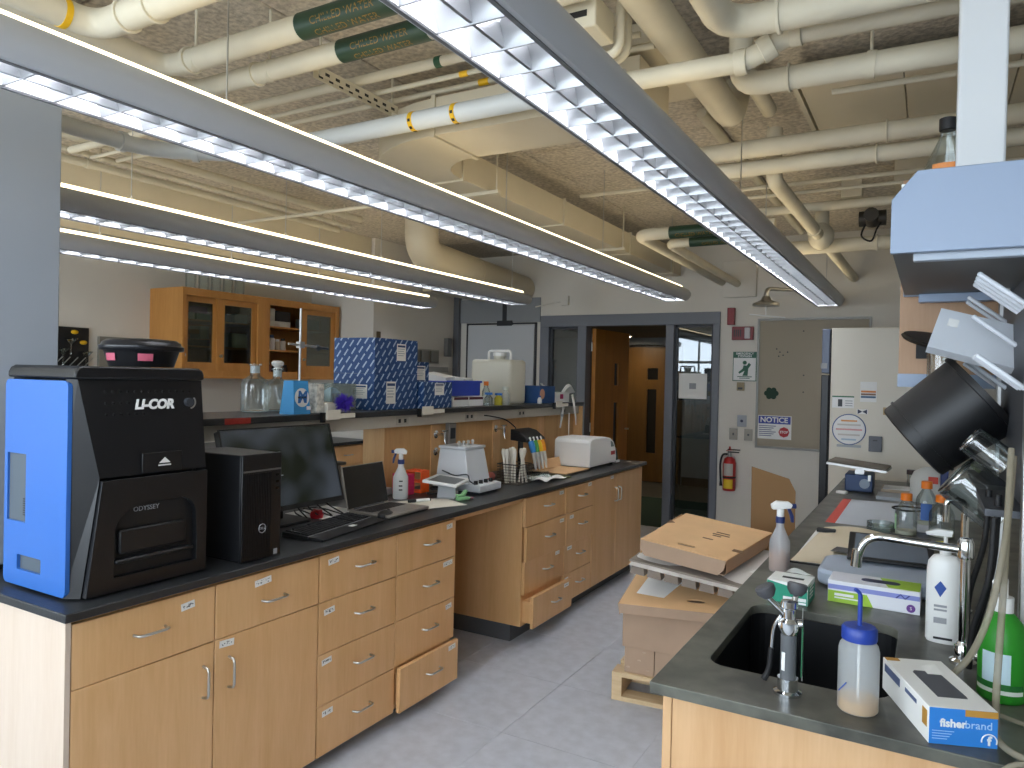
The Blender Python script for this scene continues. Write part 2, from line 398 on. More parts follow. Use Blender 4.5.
# ------------------------------------------------------------------ benches
ZT = .914
def worktop(name, x0,y0,x1,y1, m, label, hole=None):
    if hole is None: g = G().box(x0,y0,ZT-.026,x1,y1,ZT); return S(name, g, m, label, 'worktop', bevel=.003)
    bm = bmesh.new()
    outer = [(x0,y0),(x1,y0),(x1,y1),(x0,y1)]
    for poly in (outer, hole):
        vs = [bm.verts.new((x,y,ZT)) for x,y in poly]
        for i in range(len(vs)): bm.edges.new((vs[i], vs[(i+1) % len(vs)]))
    bmesh.ops.triangle_fill(bm, use_beauty=True, use_dissolve=False, edges=bm.edges[:])
    bmesh.ops.recalc_face_normals(bm, faces=bm.faces[:])
    if bm.faces[:][0].normal.z < 0: bmesh.ops.reverse_faces(bm, faces=bm.faces[:])
    r = bmesh.ops.extrude_face_region(bm, geom=bm.faces[:])
    for v in [e for e in r['geom'] if isinstance(e, bmesh.types.BMVert)]: v.co.z -= .026
    bmesh.ops.recalc_face_normals(bm, faces=bm.faces[:])
    me = bpy.data.meshes.new(name); bm.to_mesh(me); bm.free()
    return S(name, me, m, label, 'worktop', bevel=.002)
worktop('bench_worktop', -3.72,1.136,-2.06,5.90, EPOXY, 'long black epoxy worktop of the left bench under the black and blue scanner')
worktop('bench_worktop', -.54,1.60,.86,5.91, EPOXYR, 'worn black epoxy worktop of the right bench around the sink', hole=rrect(-.46,1.785,-.062,2.35,.05))

FXP = -2.085   # face plane of the fronts on the left bench
def bow_handle(c, L, vertical, parent):
    x, y, z = c; r = .0045; d = .03
    if vertical: pts = [(x,y,z-L/2),(x+d*.8,y,z-L/2+.004),(x+d,y,z-L/2+.016),(x+d,y,z+L/2-.016),(x+d*.8,y,z+L/2-.004),(x,y,z+L/2)]
    else: pts = [(x,y-L/2,z),(x+d*.8,y-L/2+.004,z),(x+d,y-L/2+.016,z),(x+d,y+L/2-.016,z),(x+d*.8,y+L/2-.004,z),(x,y+L/2,z)]
    return O('handle', G().tube(pts, r, 8), STEEL, parent, smooth=60)
SCRIB = None
def scribble_mat():
    m = bpy.data.materials.new('handwritten_tape'); m.use_nodes = True; nt = m.node_tree; b = nt.nodes['Principled BSDF']; b.inputs['Roughness'].default_value = .5
    tc = nt.nodes.new('ShaderNodeTexCoord'); oi = nt.nodes.new('ShaderNodeObjectInfo'); va = nt.nodes.new('ShaderNodeVectorMath'); va.operation = 'MULTIPLY_ADD'
    va.inputs[1].default_value = (1,1,1); nt.links.new(tc.outputs['Object'], va.inputs[0]); nt.links.new(oi.outputs['Random'], va.inputs[2])
    w = nt.nodes.new('ShaderNodeTexNoise'); w.inputs['Scale'].default_value = 150; w.inputs['Detail'].default_value = 2; nt.links.new(va.outputs[0], w.inputs['Vector'])
    gt = nt.nodes.new('ShaderNodeMath'); gt.operation = 'GREATER_THAN'; gt.inputs[1].default_value = .56; nt.links.new(w.outputs['Fac'], gt.inputs[0])
    sp = nt.nodes.new('ShaderNodeSeparateXYZ'); nt.links.new(tc.outputs['Generated'], sp.inputs[0])
    def band(sock, lo, hi):
        a = nt.nodes.new('ShaderNodeMath'); a.operation = 'COMPARE'; a.inputs[1].default_value = (lo+hi)/2; a.inputs[2].default_value = (hi-lo)/2; nt.links.new(sock, a.inputs[0]); return a.outputs[0]
    m1 = nt.nodes.new('ShaderNodeMath'); m1.operation = 'MULTIPLY'; nt.links.new(band(sp.outputs['Z'], .3, .72), m1.inputs[0]); nt.links.new(band(sp.outputs['Y'], .1, .88), m1.inputs[1])
    m2 = nt.nodes.new('ShaderNodeMath'); m2.operation = 'MULTIPLY'; nt.links.new(m1.outputs[0], m2.inputs[0]); nt.links.new(gt.outputs[0], m2.inputs[1])
    mx = nt.nodes.new('ShaderNodeMix'); mx.data_type = 'RGBA'; nt.links.new(m2.outputs[0], mx.inputs['Factor'])
    mx.inputs['A'].default_value = lin('#efeeea'); mx.inputs['B'].default_value = lin('#33353c'); nt.links.new(mx.outputs['Result'], b.inputs['Base Color'])
    return m
SCRIB = scribble_mat()
def tape_label(x, y, z, w, h, rot, parent):
    M = XF((x, y, z), rx=rot)
    return O('label_tape', G().box(0, -w/2, -h/2, .0007, w/2, h/2, M), SCRIB, parent)
def front(parent, name, y0, y1, z0, z1, handle, hv=False, tape=None, dx=0):
    """one drawer or door front; handle=(fy,fz) fractions; tape=(fy,fz,w,rot)"""
    x = FXP+dx; e = .0015
    g = G().box(x-.02, y0+e, z0+e, x, y1-e, z1-e)
    if dx > 0: g.box(x-.5, y0+.03, z0+.02, x-.021, y1-.03, z1-.04)
    d = O(name, g, MAPLE, parent, bevel=.0015, seg=1)
    if handle: bow_handle((x, y0+(y1-y0)*handle[0], z0+(z1-z0)*handle[1]), .105, hv, d)
    if tape: tape_label(x+.0002, y0+(y1-y0)*tape[0], z0+(z1-z0)*tape[1], tape[2], .024, tape[3], d)
    return d
def carcass(t, y0, y1, z0, x0=-2.72):
    O('carcass', G().box(x0, y0+.001, z0, FXP-.022, y1-.001, ZT-.0275), MAPLE, t)
    O('toe_kick', G().box(x0, y0+.001, 0, FXP-.09, y1-.001, z0-.0005), KICK, t)
ZR = [.06, .265, .473, .683, .873]
ca = T('base_cabinet', 'pale wood base cabinet under the scanner, two drawers above two doors', 'cabinet', (-2.4,1.65,0)); carcass(ca, 1.166, 2.131, .06)
O('end_panel', G().box(-3.68, 1.150, .0, FXP+.001, 1.1655, ZT-.0275), MAPLE_DAYLIT, ca)
front(ca, 'drawer', 1.168, 1.645, ZR[3], ZR[4], (.5,.55), tape=(.78,.78,.05,6))
front(ca, 'drawer', 1.647, 2.129, ZR[3], ZR[4], (.52,.45), tape=(.42,.82,.075,5))
front(ca, 'door', 1.168, 1.645, ZR[0], ZR[3], (.91,.80), True)
front(ca, 'door', 1.647, 2.129, ZR[0], ZR[3], (.12,.80), True, tape=(.10,.965,.06,-4))
def drawer_bank(label, y0, y1, tapes, openx, Z=ZR, z0=.06):
    t = T('drawer_cabinet', label, 'cabinet', (-2.4,(y0+y1)/2,0)); carcass(t, y0, y1, z0)
    for k in range(4):
        front(t, 'drawer', y0+.001, y1-.001, Z[3-k], Z[4-k], (.54,.56), tape=tapes[k], dx=openx[k])
    return t
drawer_bank('four-drawer wood cabinet right of the two-door cabinet, labels at upper left', 2.132, 2.616, [(.16,.82,.06,5),(.12,.8,.06,6),(.1,.84,.055,5),(.12,.83,.06,2)], [0,0,0,0])
drawer_bank('four-drawer wood cabinet beside the knee space, lowest drawer slightly ajar', 2.617, 3.09, [(.88,.84,.05,4),(.86,.88,.08,3),(.89,.83,.05,6),(.88,.87,.06,3)], [0,0,0,.03])
kn = T('knee_space_panel', 'wood modesty panel at the back of the knee space', 'panel', (-2.7,3.45,0))
O('panel', G().box(-2.72,3.092,.1,-2.70,3.826,ZT-.0275), MAPLE, kn)
O('apron', G().box(-2.13,3.092,ZT-.06,-2.105,3.826,ZT-.0275), MAPLE, kn)
O('toe_kick', G().box(-2.72,3.092,0,-2.705,3.826,.099), KICK, kn)
ZF = [.10, .29, .49, .70, .876]
drawer_bank('first far drawer cabinet past the knee space, lowest drawer pulled out', 3.828, 4.373, [(.9,.85,.06,0),(.88,.86,.06,0),(.82,.87,.06,0),(.84,.85,.07,0)], [0,.012,0,.065], ZF, .10)
drawer_bank('second far drawer cabinet, closed, next to the far double doors', 4.375, 4.826, [(.85,.88,.06,0),(.18,.86,.06,0),(.18,.85,.07,0),(.1,.82,.05,0)], [.008,.012,0,0], ZF, .10)
cb = T('base_cabinet', 'far two-door wood base cabinet below the white toaster-like instrument', 'cabinet', (-2.4,5.3,0)); carcass(cb, 4.828, 5.86, .10)
front(cb, 'door', 4.829, 5.285, .10, .876, (.93,.80), True, tape=(.8,.975,.06,0))
front(cb, 'door', 5.287, 5.858, .10, .876, (.06,.80), True)
# rear half of the left island
rc = T('rear_cabinet_run', 'wood cabinets on the hidden far side of the left bench', 'cabinet', (-3.2,3.5,0))
O('carcass', G().box(-3.67,1.17,.1,-2.74,5.86,ZT-.0275), MAPLE, rc); O('toe_kick', G().box(-3.6,1.17,0,-2.74,5.85,.099), KICK, rc)
# spine and reagent shelf
sp = T('bench_spine', 'wood service spine standing along the middle of the left bench', 'spine', (-2.8,4.6,ZT))
O('back_panel', G().box(-2.90,3.30,ZT+.0005,-2.74,5.90,1.29), DARKMAPLE, sp)
for y in (3.75,4.5,5.2): O('divider_strip', G().box(-2.7395,y,ZT+.001,-2.733,y+.10,1.285), MAPLE, sp)
O('end_panel', G().box(-3.06,5.885,ZT+.0005,-2.66,5.90,1.36), MAPLE, sp)
O('post', G().box(-2.90,1.50,ZT+.0005,-2.80,1.60,1.36), MAPLE, sp)
rs = T('reagent_shelf', 'long black reagent shelf above the left bench with pale wiring rail', 'shelf', (-2.88,3.9,1.36))
O('shelf_board', G().box(-3.10,1.47,1.363,-2.66,5.92,1.393), EPOXY, rs, bevel=.003)
O('wiring_rail', G().box(-2.74,1.60,1.294,-2.69,5.88,1.3625), mat('rail_beige', '#b9b3a6', .45), rs, bevel=.003)
for k in range(5):
    y = 2.62+.72*k; q = O('outlet', G().box(-2.6899,y,1.305,-2.687,y+.115,1.352), mat('outlet_face','#a9a396',.4), rs, bevel=.001)
    for w in (.02,.072): O('socket', G().box(-2.687,y+w,1.318,-2.6862,y+w+.022,1.34), BLACK, q)
O('warning_tape', G().box(-2.6598,2.13,1.364,-2.659,2.27,1.391), mat('red_tape','#a83226',.6), rs)

# right bench body
rb = T('sink_cabinet', 'wood end cabinet of the right bench below the sink', 'cabinet', (.16,3.7,0))
O('carcass', G().box(-.50,2.55,.1,.82,5.87,ZT-.0275), MAPLE, rb)
O('front_panel', G().box(-.497,1.64,.1,.82,1.66,ZT-.0275), MAPLE_SUN, rb)
O('stile', G().box(-.52,1.638,.1,-.4985,1.72,ZT-.0275), MAPLE_SUN, rb, bevel=.002)
O('side_panel', G().box(-.50,1.72,.1,-.485,2.549,ZT-.0275), MAPLE, rb)
O('right_panel', G().box(.80,1.661,.1,.82,2.549,ZT-.0275), MAPLE, rb)
O('floor_panel', G().box(-.484,1.661,.1,.799,2.549,.12), MAPLE, rb)
O('toe_kick', G().box(-.43,1.70,0,.76,5.85,.0995), KICK, rb)
O('seam', G().box(.235,1.6385,.1,.238,1.6399,ZT-.0275), mat('seam','#6b5132',.8), rb)
sk = S('sink', (lambda g: (g.prism(rrect(-.463,1.782,-.059,2.353,.052),ZT-.30,ZT-.29),
    [g.add([(x,y,ZT-.0265) for x,y in rrect(-.463,1.782,-.059,2.353,.052)]+[(x,y,ZT-.29) for x,y in rrect(-.463,1.782,-.059,2.353,.052)],[(i,(i+1)%24,24+(i+1)%24,24+i) for i in range(24)]), 
     g.cyl((-.26,2.07,ZT-.289),(-.26,2.07,ZT-.285),.045)], g)[2])(G()), mat('sink_black','#17181a',.35), 'black rectangular sink basin set into the right worktop', 'sink')

# ------------------------------------------------------------------ suspended fluorescent fixtures
def section(k):
    """outer/inner outline of one side shell (x>0), z from lens plane"""
    out = [(.088,0),(.104,.004),(.122,.022),(.131,.045),(.131,.062),(.122,.084),(.104,.100)]
    inn = [(.100,.096),(.118,.080),(.126,.060),(.126,.047),(.117,.025),(.10,.010),(.088,.006)]
    return [(k*x, z) for x, z in out+inn]
LAMP = mat('fluorescent_lamp', '#f6f8ff', .5, emit=TUBE_DOWN)
LAMPUP = mat('uplight_lens', '#ffecc6', .5, emit=TUBE_UP)
def fixture(xc, y0, y1, z, label, blades_from, hangers):
    t = T('ceiling_light', label, 'light', (xc, (y0+y1)/2, z), group='long suspended fluorescent lights')
    for k in (1,-1):
        g = G(); g.prism([(a, b) for a, b in section(k)], 0, y1-y0, AX((xc, y1, z), (1,0,0), (0,0,1)))
        O('side_shell', g, FIXT, t, smooth=30)
    for ye, d in ((y0, -1), (y1, 1)):
        pts = []
        ring = [(.088,0),(.104,.004),(.122,.022),(.131,.045),(.131,.062),(.122,.084),(.104,.100),(-.104,.100),(-.122,.084),(-.131,.062),(-.131,.045),(-.122,.022),(-.104,.004),(-.088,0)]
        g = G(); n = len(ring)
        lay = [(1,0),(.97,.02),(.85,.045),(.6,.06)]
        vs = [(xc+s*a, ye+d*dy, z+.05+s*(b-.05)) for s, dy in lay for a, b in ring]
        fs = [(k*n+i, k*n+(i+1)%n, (k+1)*n+(i+1)%n, (k+1)*n+i) for k in range(3) for i in range(n)] + [tuple(range(3*n,4*n)), tuple(range(n))]
        if d > 0: fs = [tuple(reversed(f)) for f in fs]
        g.add(vs, fs); O('end_cap', g, FIXT, t, smooth=50)
    O('reflector', G().box(xc-.098,y0,z+.098,xc+.098,y1,z+.1), mat('reflector_white','#f2f2ee',.4), t)
    O('lens_rim', G().box(xc-.094,y0,z-.002,xc-.084,y1,z+.004).box(xc+.084,y0,z-.002,xc+.094,y1,z+.004), mat('rim_grey','#6a6b6d',.4), t)
    for k in (-.045,.045): O('tube', G().cyl((xc+k,y0+.02,z+.078),(xc+k,y1-.02,z+.078),.012,n=10), LAMP, t, smooth=True)
    for k in (-.06,.06): O('uplight_strip', G().cyl((xc+k,y0+.05,z+.116),(xc+k,y1-.05,z+.116),.0125,n=10), LAMPUP, t, smooth=True)
    # parabolic cross blades
    prof = []
    for i in range(6):
        u = i/5; prof.append((.002+.030*(1-u)**1.6, .003+.055*(1-u)))
    L = [(-a, b) for a, b in prof]; R_ = [(a, b) for a, b in reversed(prof)]
    bl = mesh_of(G().prism(L+R_, -.084, .084, AX((0,0,0), (0,1,0), (0,0,1))), 'louver_blade', 30); bl.materials.append(LOUV)
    y = blades_from
    while y < y1-.05:
        o = O('louver_blade', bl, None, t); o.location = (0, y-(y0+y1)/2, 0); y += .125
    O('louver_rib', G().box(xc-.004,y0,z+.006,xc+.004,y1,z+.05), LOUV, t)
    for y in hangers:
        h = O('hanger_rod', G().cyl((xc,y,z+.13),(xc,y,CZ-.031),.003,n=6), STEEL, t)
        O('hanger_clip', G().box(xc-.03,y-.012,z+.1,xc+.03,y+.012,z+.115).tube([(xc-.03,y,z+.11),(xc,y,z+.16),(xc+.03,y,z+.11)],.003,6), WHITE, h)
    return t
LZ = 2.30
fixture(-1.955, -.6, 6.25, LZ, 'suspended light fixture above the front edge of the left bench', .2, (1.55, 3.3, 4.6, 6.1))
fixture(-.815, .2, 7.08, LZ, 'suspended light fixture over the aisle, ending near the bulletin board', .6, (3.58, 4.2, 6.9))
fixture(-3.47, .2, 6.15, LZ, 'suspended light fixture behind the left bench, ending over the pale door', 1.2, (2.2, 3.2, 4.1, 6.0))
fixture(-4.58, .2, 6.15, LZ, 'suspended light fixture nearest the glass-fronted wall cabinets', 1.5, (2.7, 3.7, 4.6, 6.0))
# ------------------------------------------------------------------ pipes, ducts and conduit under the deck
GRP = 'painted pipes under the ceiling'
def bend(p, q, c, r, n=6):
    """corner c between directions to p and q rounded with radius r"""
    p, q, c = Vector(p), Vector(q), Vector(c); a = (p-c).normalized(); b = (q-c).normalized()
    out = []
    for i in range(n+1):
        t = i/n; out.append((c+a*r)*(1-t)**2 + c*2*t*(1-t) + (c+b*r)*t*t)
    return out
def path(pts, r):
    o = [Vector(pts[0])]
    for i in range(1, len(pts)-1): o += bend(pts[i-1], pts[i+1], pts[i], r)
    return o + [Vector(pts[-1])]
def ring(p, d, r, w, t=.003):
    p, d = Vector(p), Vector(d).normalized()
    return G().cyl(p-d*w/2, p+d*w/2, r+t, n=20)
def pipe(label, pts, r, m=None, couplings=(), bands=(), hangers=(), er=None, n=18):
    """couplings: (point, dir, width); bands: (point, dir, width, material); hangers: points"""
    P0 = Vector(pts[0]); t = T('pipe', label, 'pipe', tuple(P0), group=GRP)
    O('run', G().tube(path(pts, er or r*2.2), r, n), m or PIPEW, t, smooth=50)
    for p, d, w in couplings: O('coupling', ring(p, d, r, w, .008), m or PIPEW, t, smooth=50, bevel=.002)
    for p, d, w, bm in bands: O('label_band', ring(p, d, r, w, .002), bm, t, smooth=50)
    for p in hangers:
        p = Vector(p); h = O('clevis_hanger', ring(p, (Vector(pts[-1])-Vector(pts[0])), r, .03, .004), PIPEW, t, smooth=50)
        O('hanger_rod', G().cyl(p+Vector((0,0,r)), Vector((p.x,p.y,CZ-.031)), .006, n=6), PIPEW, h)
    return t
X, Y_ = (1,0,0), (0,1,0)
def wrap_text(s, size, cx, y, z, r, ang, m, parent):
    """lettering bent round a pipe that runs along x; ang = direction of the text centre (deg, 0 = -y, 90 = down)"""
    cu = bpy.data.curves.new('t','FONT'); cu.body = s; cu.size = size; cu.align_x = 'CENTER'; cu.align_y = 'CENTER'; cu.resolution_u = 2
    t = bpy.data.objects.new('t', cu); COL.objects.link(t); dg = bpy.context.evaluated_depsgraph_get()
    me = bpy.data.meshes.new_from_object(t.evaluated_get(dg)); bpy.data.objects.remove(t)
    for v in me.vertices:
        a = radians(ang) - v.co.y/r; x = v.co.x
        v.co = (cx+x, y-r*cos(a), z-r*sin(a))
    return O('lettering', me, m, parent)
GOLD = mat('label_gold', '#8a6a2a', .6)
DGREEN = mat('label_dark_green', '#1d3a28', .45)
pipe('big pale pipe with an elbow at the top left ceiling corner', [(-2.43,-.6,2.73),(-2.43,1.41,2.73),(-.93,1.41,2.73)], .046, couplings=[((-2.26,1.41,2.73),X,.012),((-2.12,1.41,2.73),X,.012)], bands=[((-2.43,1.30,2.73),Y_,.02,YELLOW)], er=.09)
t = pipe('upper cream pipe with a dark green chilled water label', [(-2.62,-.4,2.78),(-2.62,1.80,2.78),(-.93,1.80,2.78)], .042, couplings=[((-2.48,1.8,2.78),X,.02)], bands=[((-1.68,1.80,2.78),X,.42,DGREEN)], hangers=[(-2.45,1.80,2.78)], er=.09)
wrap_text('CHILLED WATER', .036, -1.68, 1.80, 2.78, .0448, 20, GOLD, t); wrap_text('CHILLED WATER', .036, -1.68, 1.80, 2.78, .0448, 75, GOLD, t)
t = pipe('lower cream pipe with a second dark green chilled water label', [(-2.75,-.2,2.78),(-2.75,2.005,2.78),(-.93,2.005,2.78)], .039, couplings=[((-2.35,2.005,2.78),X,.012)], bands=[((-1.70,2.005,2.78),X,.40,DGREEN)], hangers=[(-2.28,2.005,2.78)], er=.09)
wrap_text('CHILLED WATER', .034, -1.70, 2.005, 2.78, .0418, 20, GOLD, t); wrap_text('CHILLED WATER', .034, -1.70, 2.005, 2.78, .0418, 75, GOLD, t)
pipe('small cream pipe with a green band on the strut channel', [(-4.4,2.414,2.872),(-.95,2.414,2.872)], .021, bands=[((-1.76,2.414,2.872),X,.03,GREEN)])
pipe('thin cream pipe with a small orange band on the strut channel', [(-4.4,2.537,2.862),(-.95,2.537,2.862)], .011, bands=[((-1.72,2.537,2.862),X,.04,YELLOW)])
pipe('thin cream pipe with a yellow band nearest the white pipe', [(-4.4,2.694,2.885),(-.95,2.694,2.885)], .013, bands=[((-1.72,2.694,2.885),X,.05,YELLOW)])
BLKD = mat('band_black', '#191919', .5)
t = pipe('smooth white pipe with two yellow and black bands', [(-2.70,2.53,2.70),(-1.0,2.53,2.70)], .040, PIPEC, bands=[((-1.97,2.53,2.70),X,.022,YELLOW),((-1.75,2.53,2.70),X,.022,YELLOW)])
for cx in (-1.97,-1.75):
    for a in (10,55,100): O('band_mark', G().box(-.006,-.0015,-.006,.006,.0015,.006, XF((cx,2.53-.0425*cos(radians(a)),2.70-.0425*sin(radians(a))), rx=a)), BLKD, t)
st = T('strut_channel', 'slotted steel strut channel carrying small pipes', 'strut', (-2.2,2.5,2.8))
O('channel', G().box(-2.225,2.18,2.842,-2.185,2.68,2.848).box(-2.225,2.18,2.81,-2.222,2.68,2.842).box(-2.188,2.18,2.81,-2.185,2.68,2.842), PIPEW, st)
for k in range(8):
    for xx in (-2.2255,-2.1885): O('slot', G().box(xx,2.21+.06*k,2.82,xx+.004,2.235+.06*k,2.832), BLKD, st)
for y in (2.20,2.66): O('hanger_rod', G().cyl((-2.205,y,2.83),(-2.205,y,CZ-.031),.006,n=6), PIPEW, st)

# rectangular duct: comes from the right, turns, runs to the back wall
du = T('air_duct', 'cream rectangular air duct with a curved elbow turning toward the back wall', 'duct', (-2.2,5,2.58))
O('long_run', G().box(-2.64,3.31,2.68,-2.26,7.38,2.85), DUCT, du, bevel=.003)
O('cross_run', G().box(-1.98,2.67,2.68,-1.0,3.03,2.85), DUCT, du)
arc = [(-1.98-.66*cos(radians(a)), 3.31-.64*sin(radians(a))) for a in range(0,91,9)] + [(-1.98-.28*cos(radians(a)), 3.31-.28*sin(radians(a))) for a in range(90,-1,-15)]
O('elbow', G().prism(arc, 2.681, 2.849), DUCT, du, smooth=30)
for y in (3.33,4.6,5.9,7.1): O('flange', G().box(-2.65,y,2.67,-2.25,y+.02,2.86), DUCT, du)
O('flange', G().box(-1.98,2.66,2.67,-1.96,3.04,2.86), DUCT, du)
for yy in (3.6,5.6):
    O('trapeze', G().box(-2.70,yy,2.66,-2.19,yy+.04,2.6795), PIPEW, du)
    for x in (-2.68,-2.21): O('hanger_rod', G().cyl((x,yy+.02,2.67),(x,yy+.02,CZ-.031),.005,n=6), PIPEW, du)
# round duct behind
rd = T('round_duct', 'large cream round duct with an elbow behind the suspended lights', 'duct', (-3.6,5.8,2.5))
O('run', G().tube(path([(-3.98,5.25,3.0),(-3.98,5.25,2.68),(-4.12,7.38,2.62)], .2), .15, 28), DUCT, rd, smooth=50)
O('collar', ring((-4.04,6.2,2.653), (-.06,1,-.02), .145, .03, .008), DUCT, rd, smooth=50)
O('plenum_box', G().box(-4.75,6.3,2.5,-4.3,7.38,2.8), DUCT, rd, bevel=.003)
# pipes along the left, behind the fixtures
t = pipe('bluish white pipe with a double coupling above the second light', [(-3.12,1.46,2.60),(-3.12,2.05,2.60),(-2.6,2.52,2.62)], .036, PIPEC, couplings=[((-3.12,1.93,2.60),Y_,.03),((-2.97,2.19,2.604),(.52,.47,.02),.03)], er=.12)
for i, (x, z, r) in enumerate(((-4.30,2.93,.028),(-4.42,2.88,.018),(-4.55,2.86,.026))):
    pipe(('front','middle','rear')[i]+' of the slim pipes running lengthwise high on the left', [(x,-.5,z),(x,4.80,z)], r, hangers=[(x,2.6,z),(x,4.6,z)], n=12)
pipe('thin crosswise conduit above the second light fixture', [(-4.9,4.02,2.80),(-3.0,4.02,2.80)], .013, n=10)
pipe('thin crosswise conduit with a drop behind the rectangular duct', [(-2.2,4.75,2.90),(-1.0,4.75,2.90),(-.9,4.75,2.99)], .014, n=10)
t = pipe('insulated pipe stub with a green label turning toward the back wall, upper', [(-.9,4.95,2.63),(-1.83,4.95,2.63),(-1.83,7.38,2.60)], .042, bands=[((-1.35,4.95,2.63),X,.5,DGREEN)], er=.09)
wrap_text('CHILLED WATER', .036, -1.42, 4.95, 2.63, .0448, 40, GOLD, t)
t = pipe('insulated pipe stub with a green label turning toward the back wall, lower', [(-.9,5.18,2.60),(-1.68,5.18,2.60),(-1.68,7.38,2.57)], .034, bands=[((-1.3,5.18,2.60),X,.45,DGREEN)], er=.08)
wrap_text('CHILLED WATER', .03, -1.32, 5.18, 2.60, .0368, 40, GOLD, t)
for x in (-1.35,): S('wall_panel', G().box(-1.82,BY-.06,2.44,-1.50,BY-.001,2.80), WALLM, 'pale square access panel on the back wall above the red alarm', 'panel', bevel=.004)

# right-hand side
pipe('large cream pipe with an elbow at the top right of the ceiling', [(-.58,.3,2.70),(-.58,2.28,2.70),(1.8,2.34,2.70)], .047, couplings=[((-.42,2.285,2.70),X,.012)], er=.11)
t = pipe('cream drain pipe with ribbed couplings and a forty-five degree offset', [(-1.3,2.44,2.66),(-.55,2.47,2.66),(-.43,2.47,2.72),(1.8,2.53,2.72)], .034, couplings=[((-.57,2.47,2.66),X,.04),((-.49,2.47,2.69),(1,0,.5),.045),((-.40,2.47,2.72),X,.035)], er=.05)
pipe('thick cream pipe with a rounded end left of the white post', [(-.63,2.72,2.95),(-.63,2.72,2.68),(2.0,2.78,2.68)], .042, couplings=[((-.46,2.72,2.68),X,.008)], er=.08, hangers=[(-.2,2.73,2.68)])
pipe('upper of the two parallel cream pipes beyond the aisle light', [(-1.13,3.70,2.75),(2.0,3.70,2.75)], .044, couplings=[((-.2,3.70,2.75),X,.008)])
pipe('lower of the two parallel cream pipes beyond the aisle light', [(-1.16,3.86,2.70),(2.0,3.86,2.70)], .040, couplings=[((-.25,3.86,2.70),X,.008)])
pipe('upper thin conduit crossing above the hanging shelf', [(-1.25,4.50,2.76),(2.0,4.44,2.76)], .013, n=10)
pipe('lower thin conduit crossing above the hanging shelf', [(-1.25,4.66,2.745),(2.0,4.60,2.745)], .011, n=10)
pipe('thin rail pipe under the duct boards', [(-.35,2.98,2.70),(2.0,3.03,2.70)], .012, n=10)
pipe('far thin conduit near the valve cluster', [(-1.2,5.05,2.74),(2.0,5.0,2.74)], .03, n=12)
pipe('wide lengthwise cream pipe right of the aisle light', [(-.826,.6,2.82),(-.826,3.45,2.82),(-.826,3.5,3.0)], .062, couplings=[((-.826,1.75,2.82),Y_,.01)], n=22)
t = pipe('lengthwise pipe running into the back wall above the bulletin board', [(-.735,3.96,2.92),(-.735,3.96,2.655),(-.64,BY-.005,2.585)], .040, couplings=[((-.70,5.20,2.63),Y_,.012)])
pipe('second lengthwise pipe above the valve cluster', [(-.70,3.05,2.90),(-.70,3.62,2.90)], .036)
pipe('third slim lengthwise pipe above the crossing pipes', [(-1.02,3.6,2.93),(-1.02,6.8,2.93)], .025)
pipe('insulated cross pipe before the back wall', [(-1.05,5.72,2.60),(2.0,5.66,2.60)], .050, couplings=[((-.35,5.7,2.60),X,.012)])
tf = T('pipe_tee', 'bulky insulated pipe fitting where two ceiling pipes meet', 'pipe fitting', (-.68,5.5,2.58))
O('body', G().ball((-.685,5.45,2.625),.085,20,1.0,1.2,1.1), PIPEW, tf, smooth=60)
O('neck', G().cyl((-.685,5.48,2.63),(-.685,5.48,2.80),.05,.045,16), PIPEW, tf, smooth=50)
vc = T('valve_cluster', 'dark metal valve with wires beside the insulated fitting', 'valve', (-.36,5.35,2.68))
O('body', G().cyl((-.44,5.35,2.70),(-.28,5.35,2.70),.05,n=14).ball((-.36,5.35,2.70),.062,14), mat('valve_dark','#3a3630',.5,.5), vc, smooth=50)
O('handle', G().cyl((-.36,5.30,2.70),(-.36,5.22,2.70),.012,n=8).cyl((-.36,5.225,2.70),(-.36,5.215,2.70),.045,n=14), mat('valve_dark','#3a3630',.5,.5), vc, smooth=50)
O('wire', G().tube(smooth_path([(-.40,5.33,2.66),(-.42,5.3,2.58),(-.36,5.28,2.54),(-.33,5.3,2.62),(-.30,5.33,2.68)]),.006,6), BLKD, vc)
O('conduit_box', G().box(-.52,5.0,2.775,-.40,5.12,2.88), PIPEW, vc, bevel=.004)
pnl = T('duct_board', 'row of smooth cream duct panels above the right bench', 'duct', (0,3.8,2.9))
for k in range(5): O('panel', G().box(-.53+.405*k,3.30,2.90,-.53+.405*k+.40,4.08,2.93), DUCT, pnl, bevel=.003)
O('edge_strip', G().box(-.56,3.29,2.895,-.54,4.09,2.935), PIPEW, pnl)
S('air_duct', G().box(-1.55,2.75,2.93,-.90,3.4,3.015), DUCT, 'flat cream duct section close to the deck left of the wide pipe', 'duct', bevel=.003)
S('air_duct', G().box(-.22,4.9,2.82,1.6,5.6,2.99), DUCT, 'flat cream duct above the insulated cross pipe', 'duct', bevel=.003)
eb = T('relay_box', 'white wall-controller box with conduit mounted high beside the aisle light', 'controller', (-.9,2.1,2.70))
O('case', G().box(-1.2,2.09,2.70,-.93,2.24,2.80), PIPEW, eb, bevel=.006)
O('label_plate', G().box(-1.06,2.0885,2.735,-.96,2.0899,2.755), BLKD, eb)
O('conduit', G().tube(path([(-1.3,2.27,2.68),(-.92,2.27,2.68),(-.92,2.27,2.85)],.05),.016,10), PIPEW, eb, smooth=50)
O('conduit', G().tube(path([(-1.3,2.36,2.70),(-.93,2.36,2.70),(-.93,2.36,2.85)],.05),.014,10), PIPEW, eb, smooth=50)
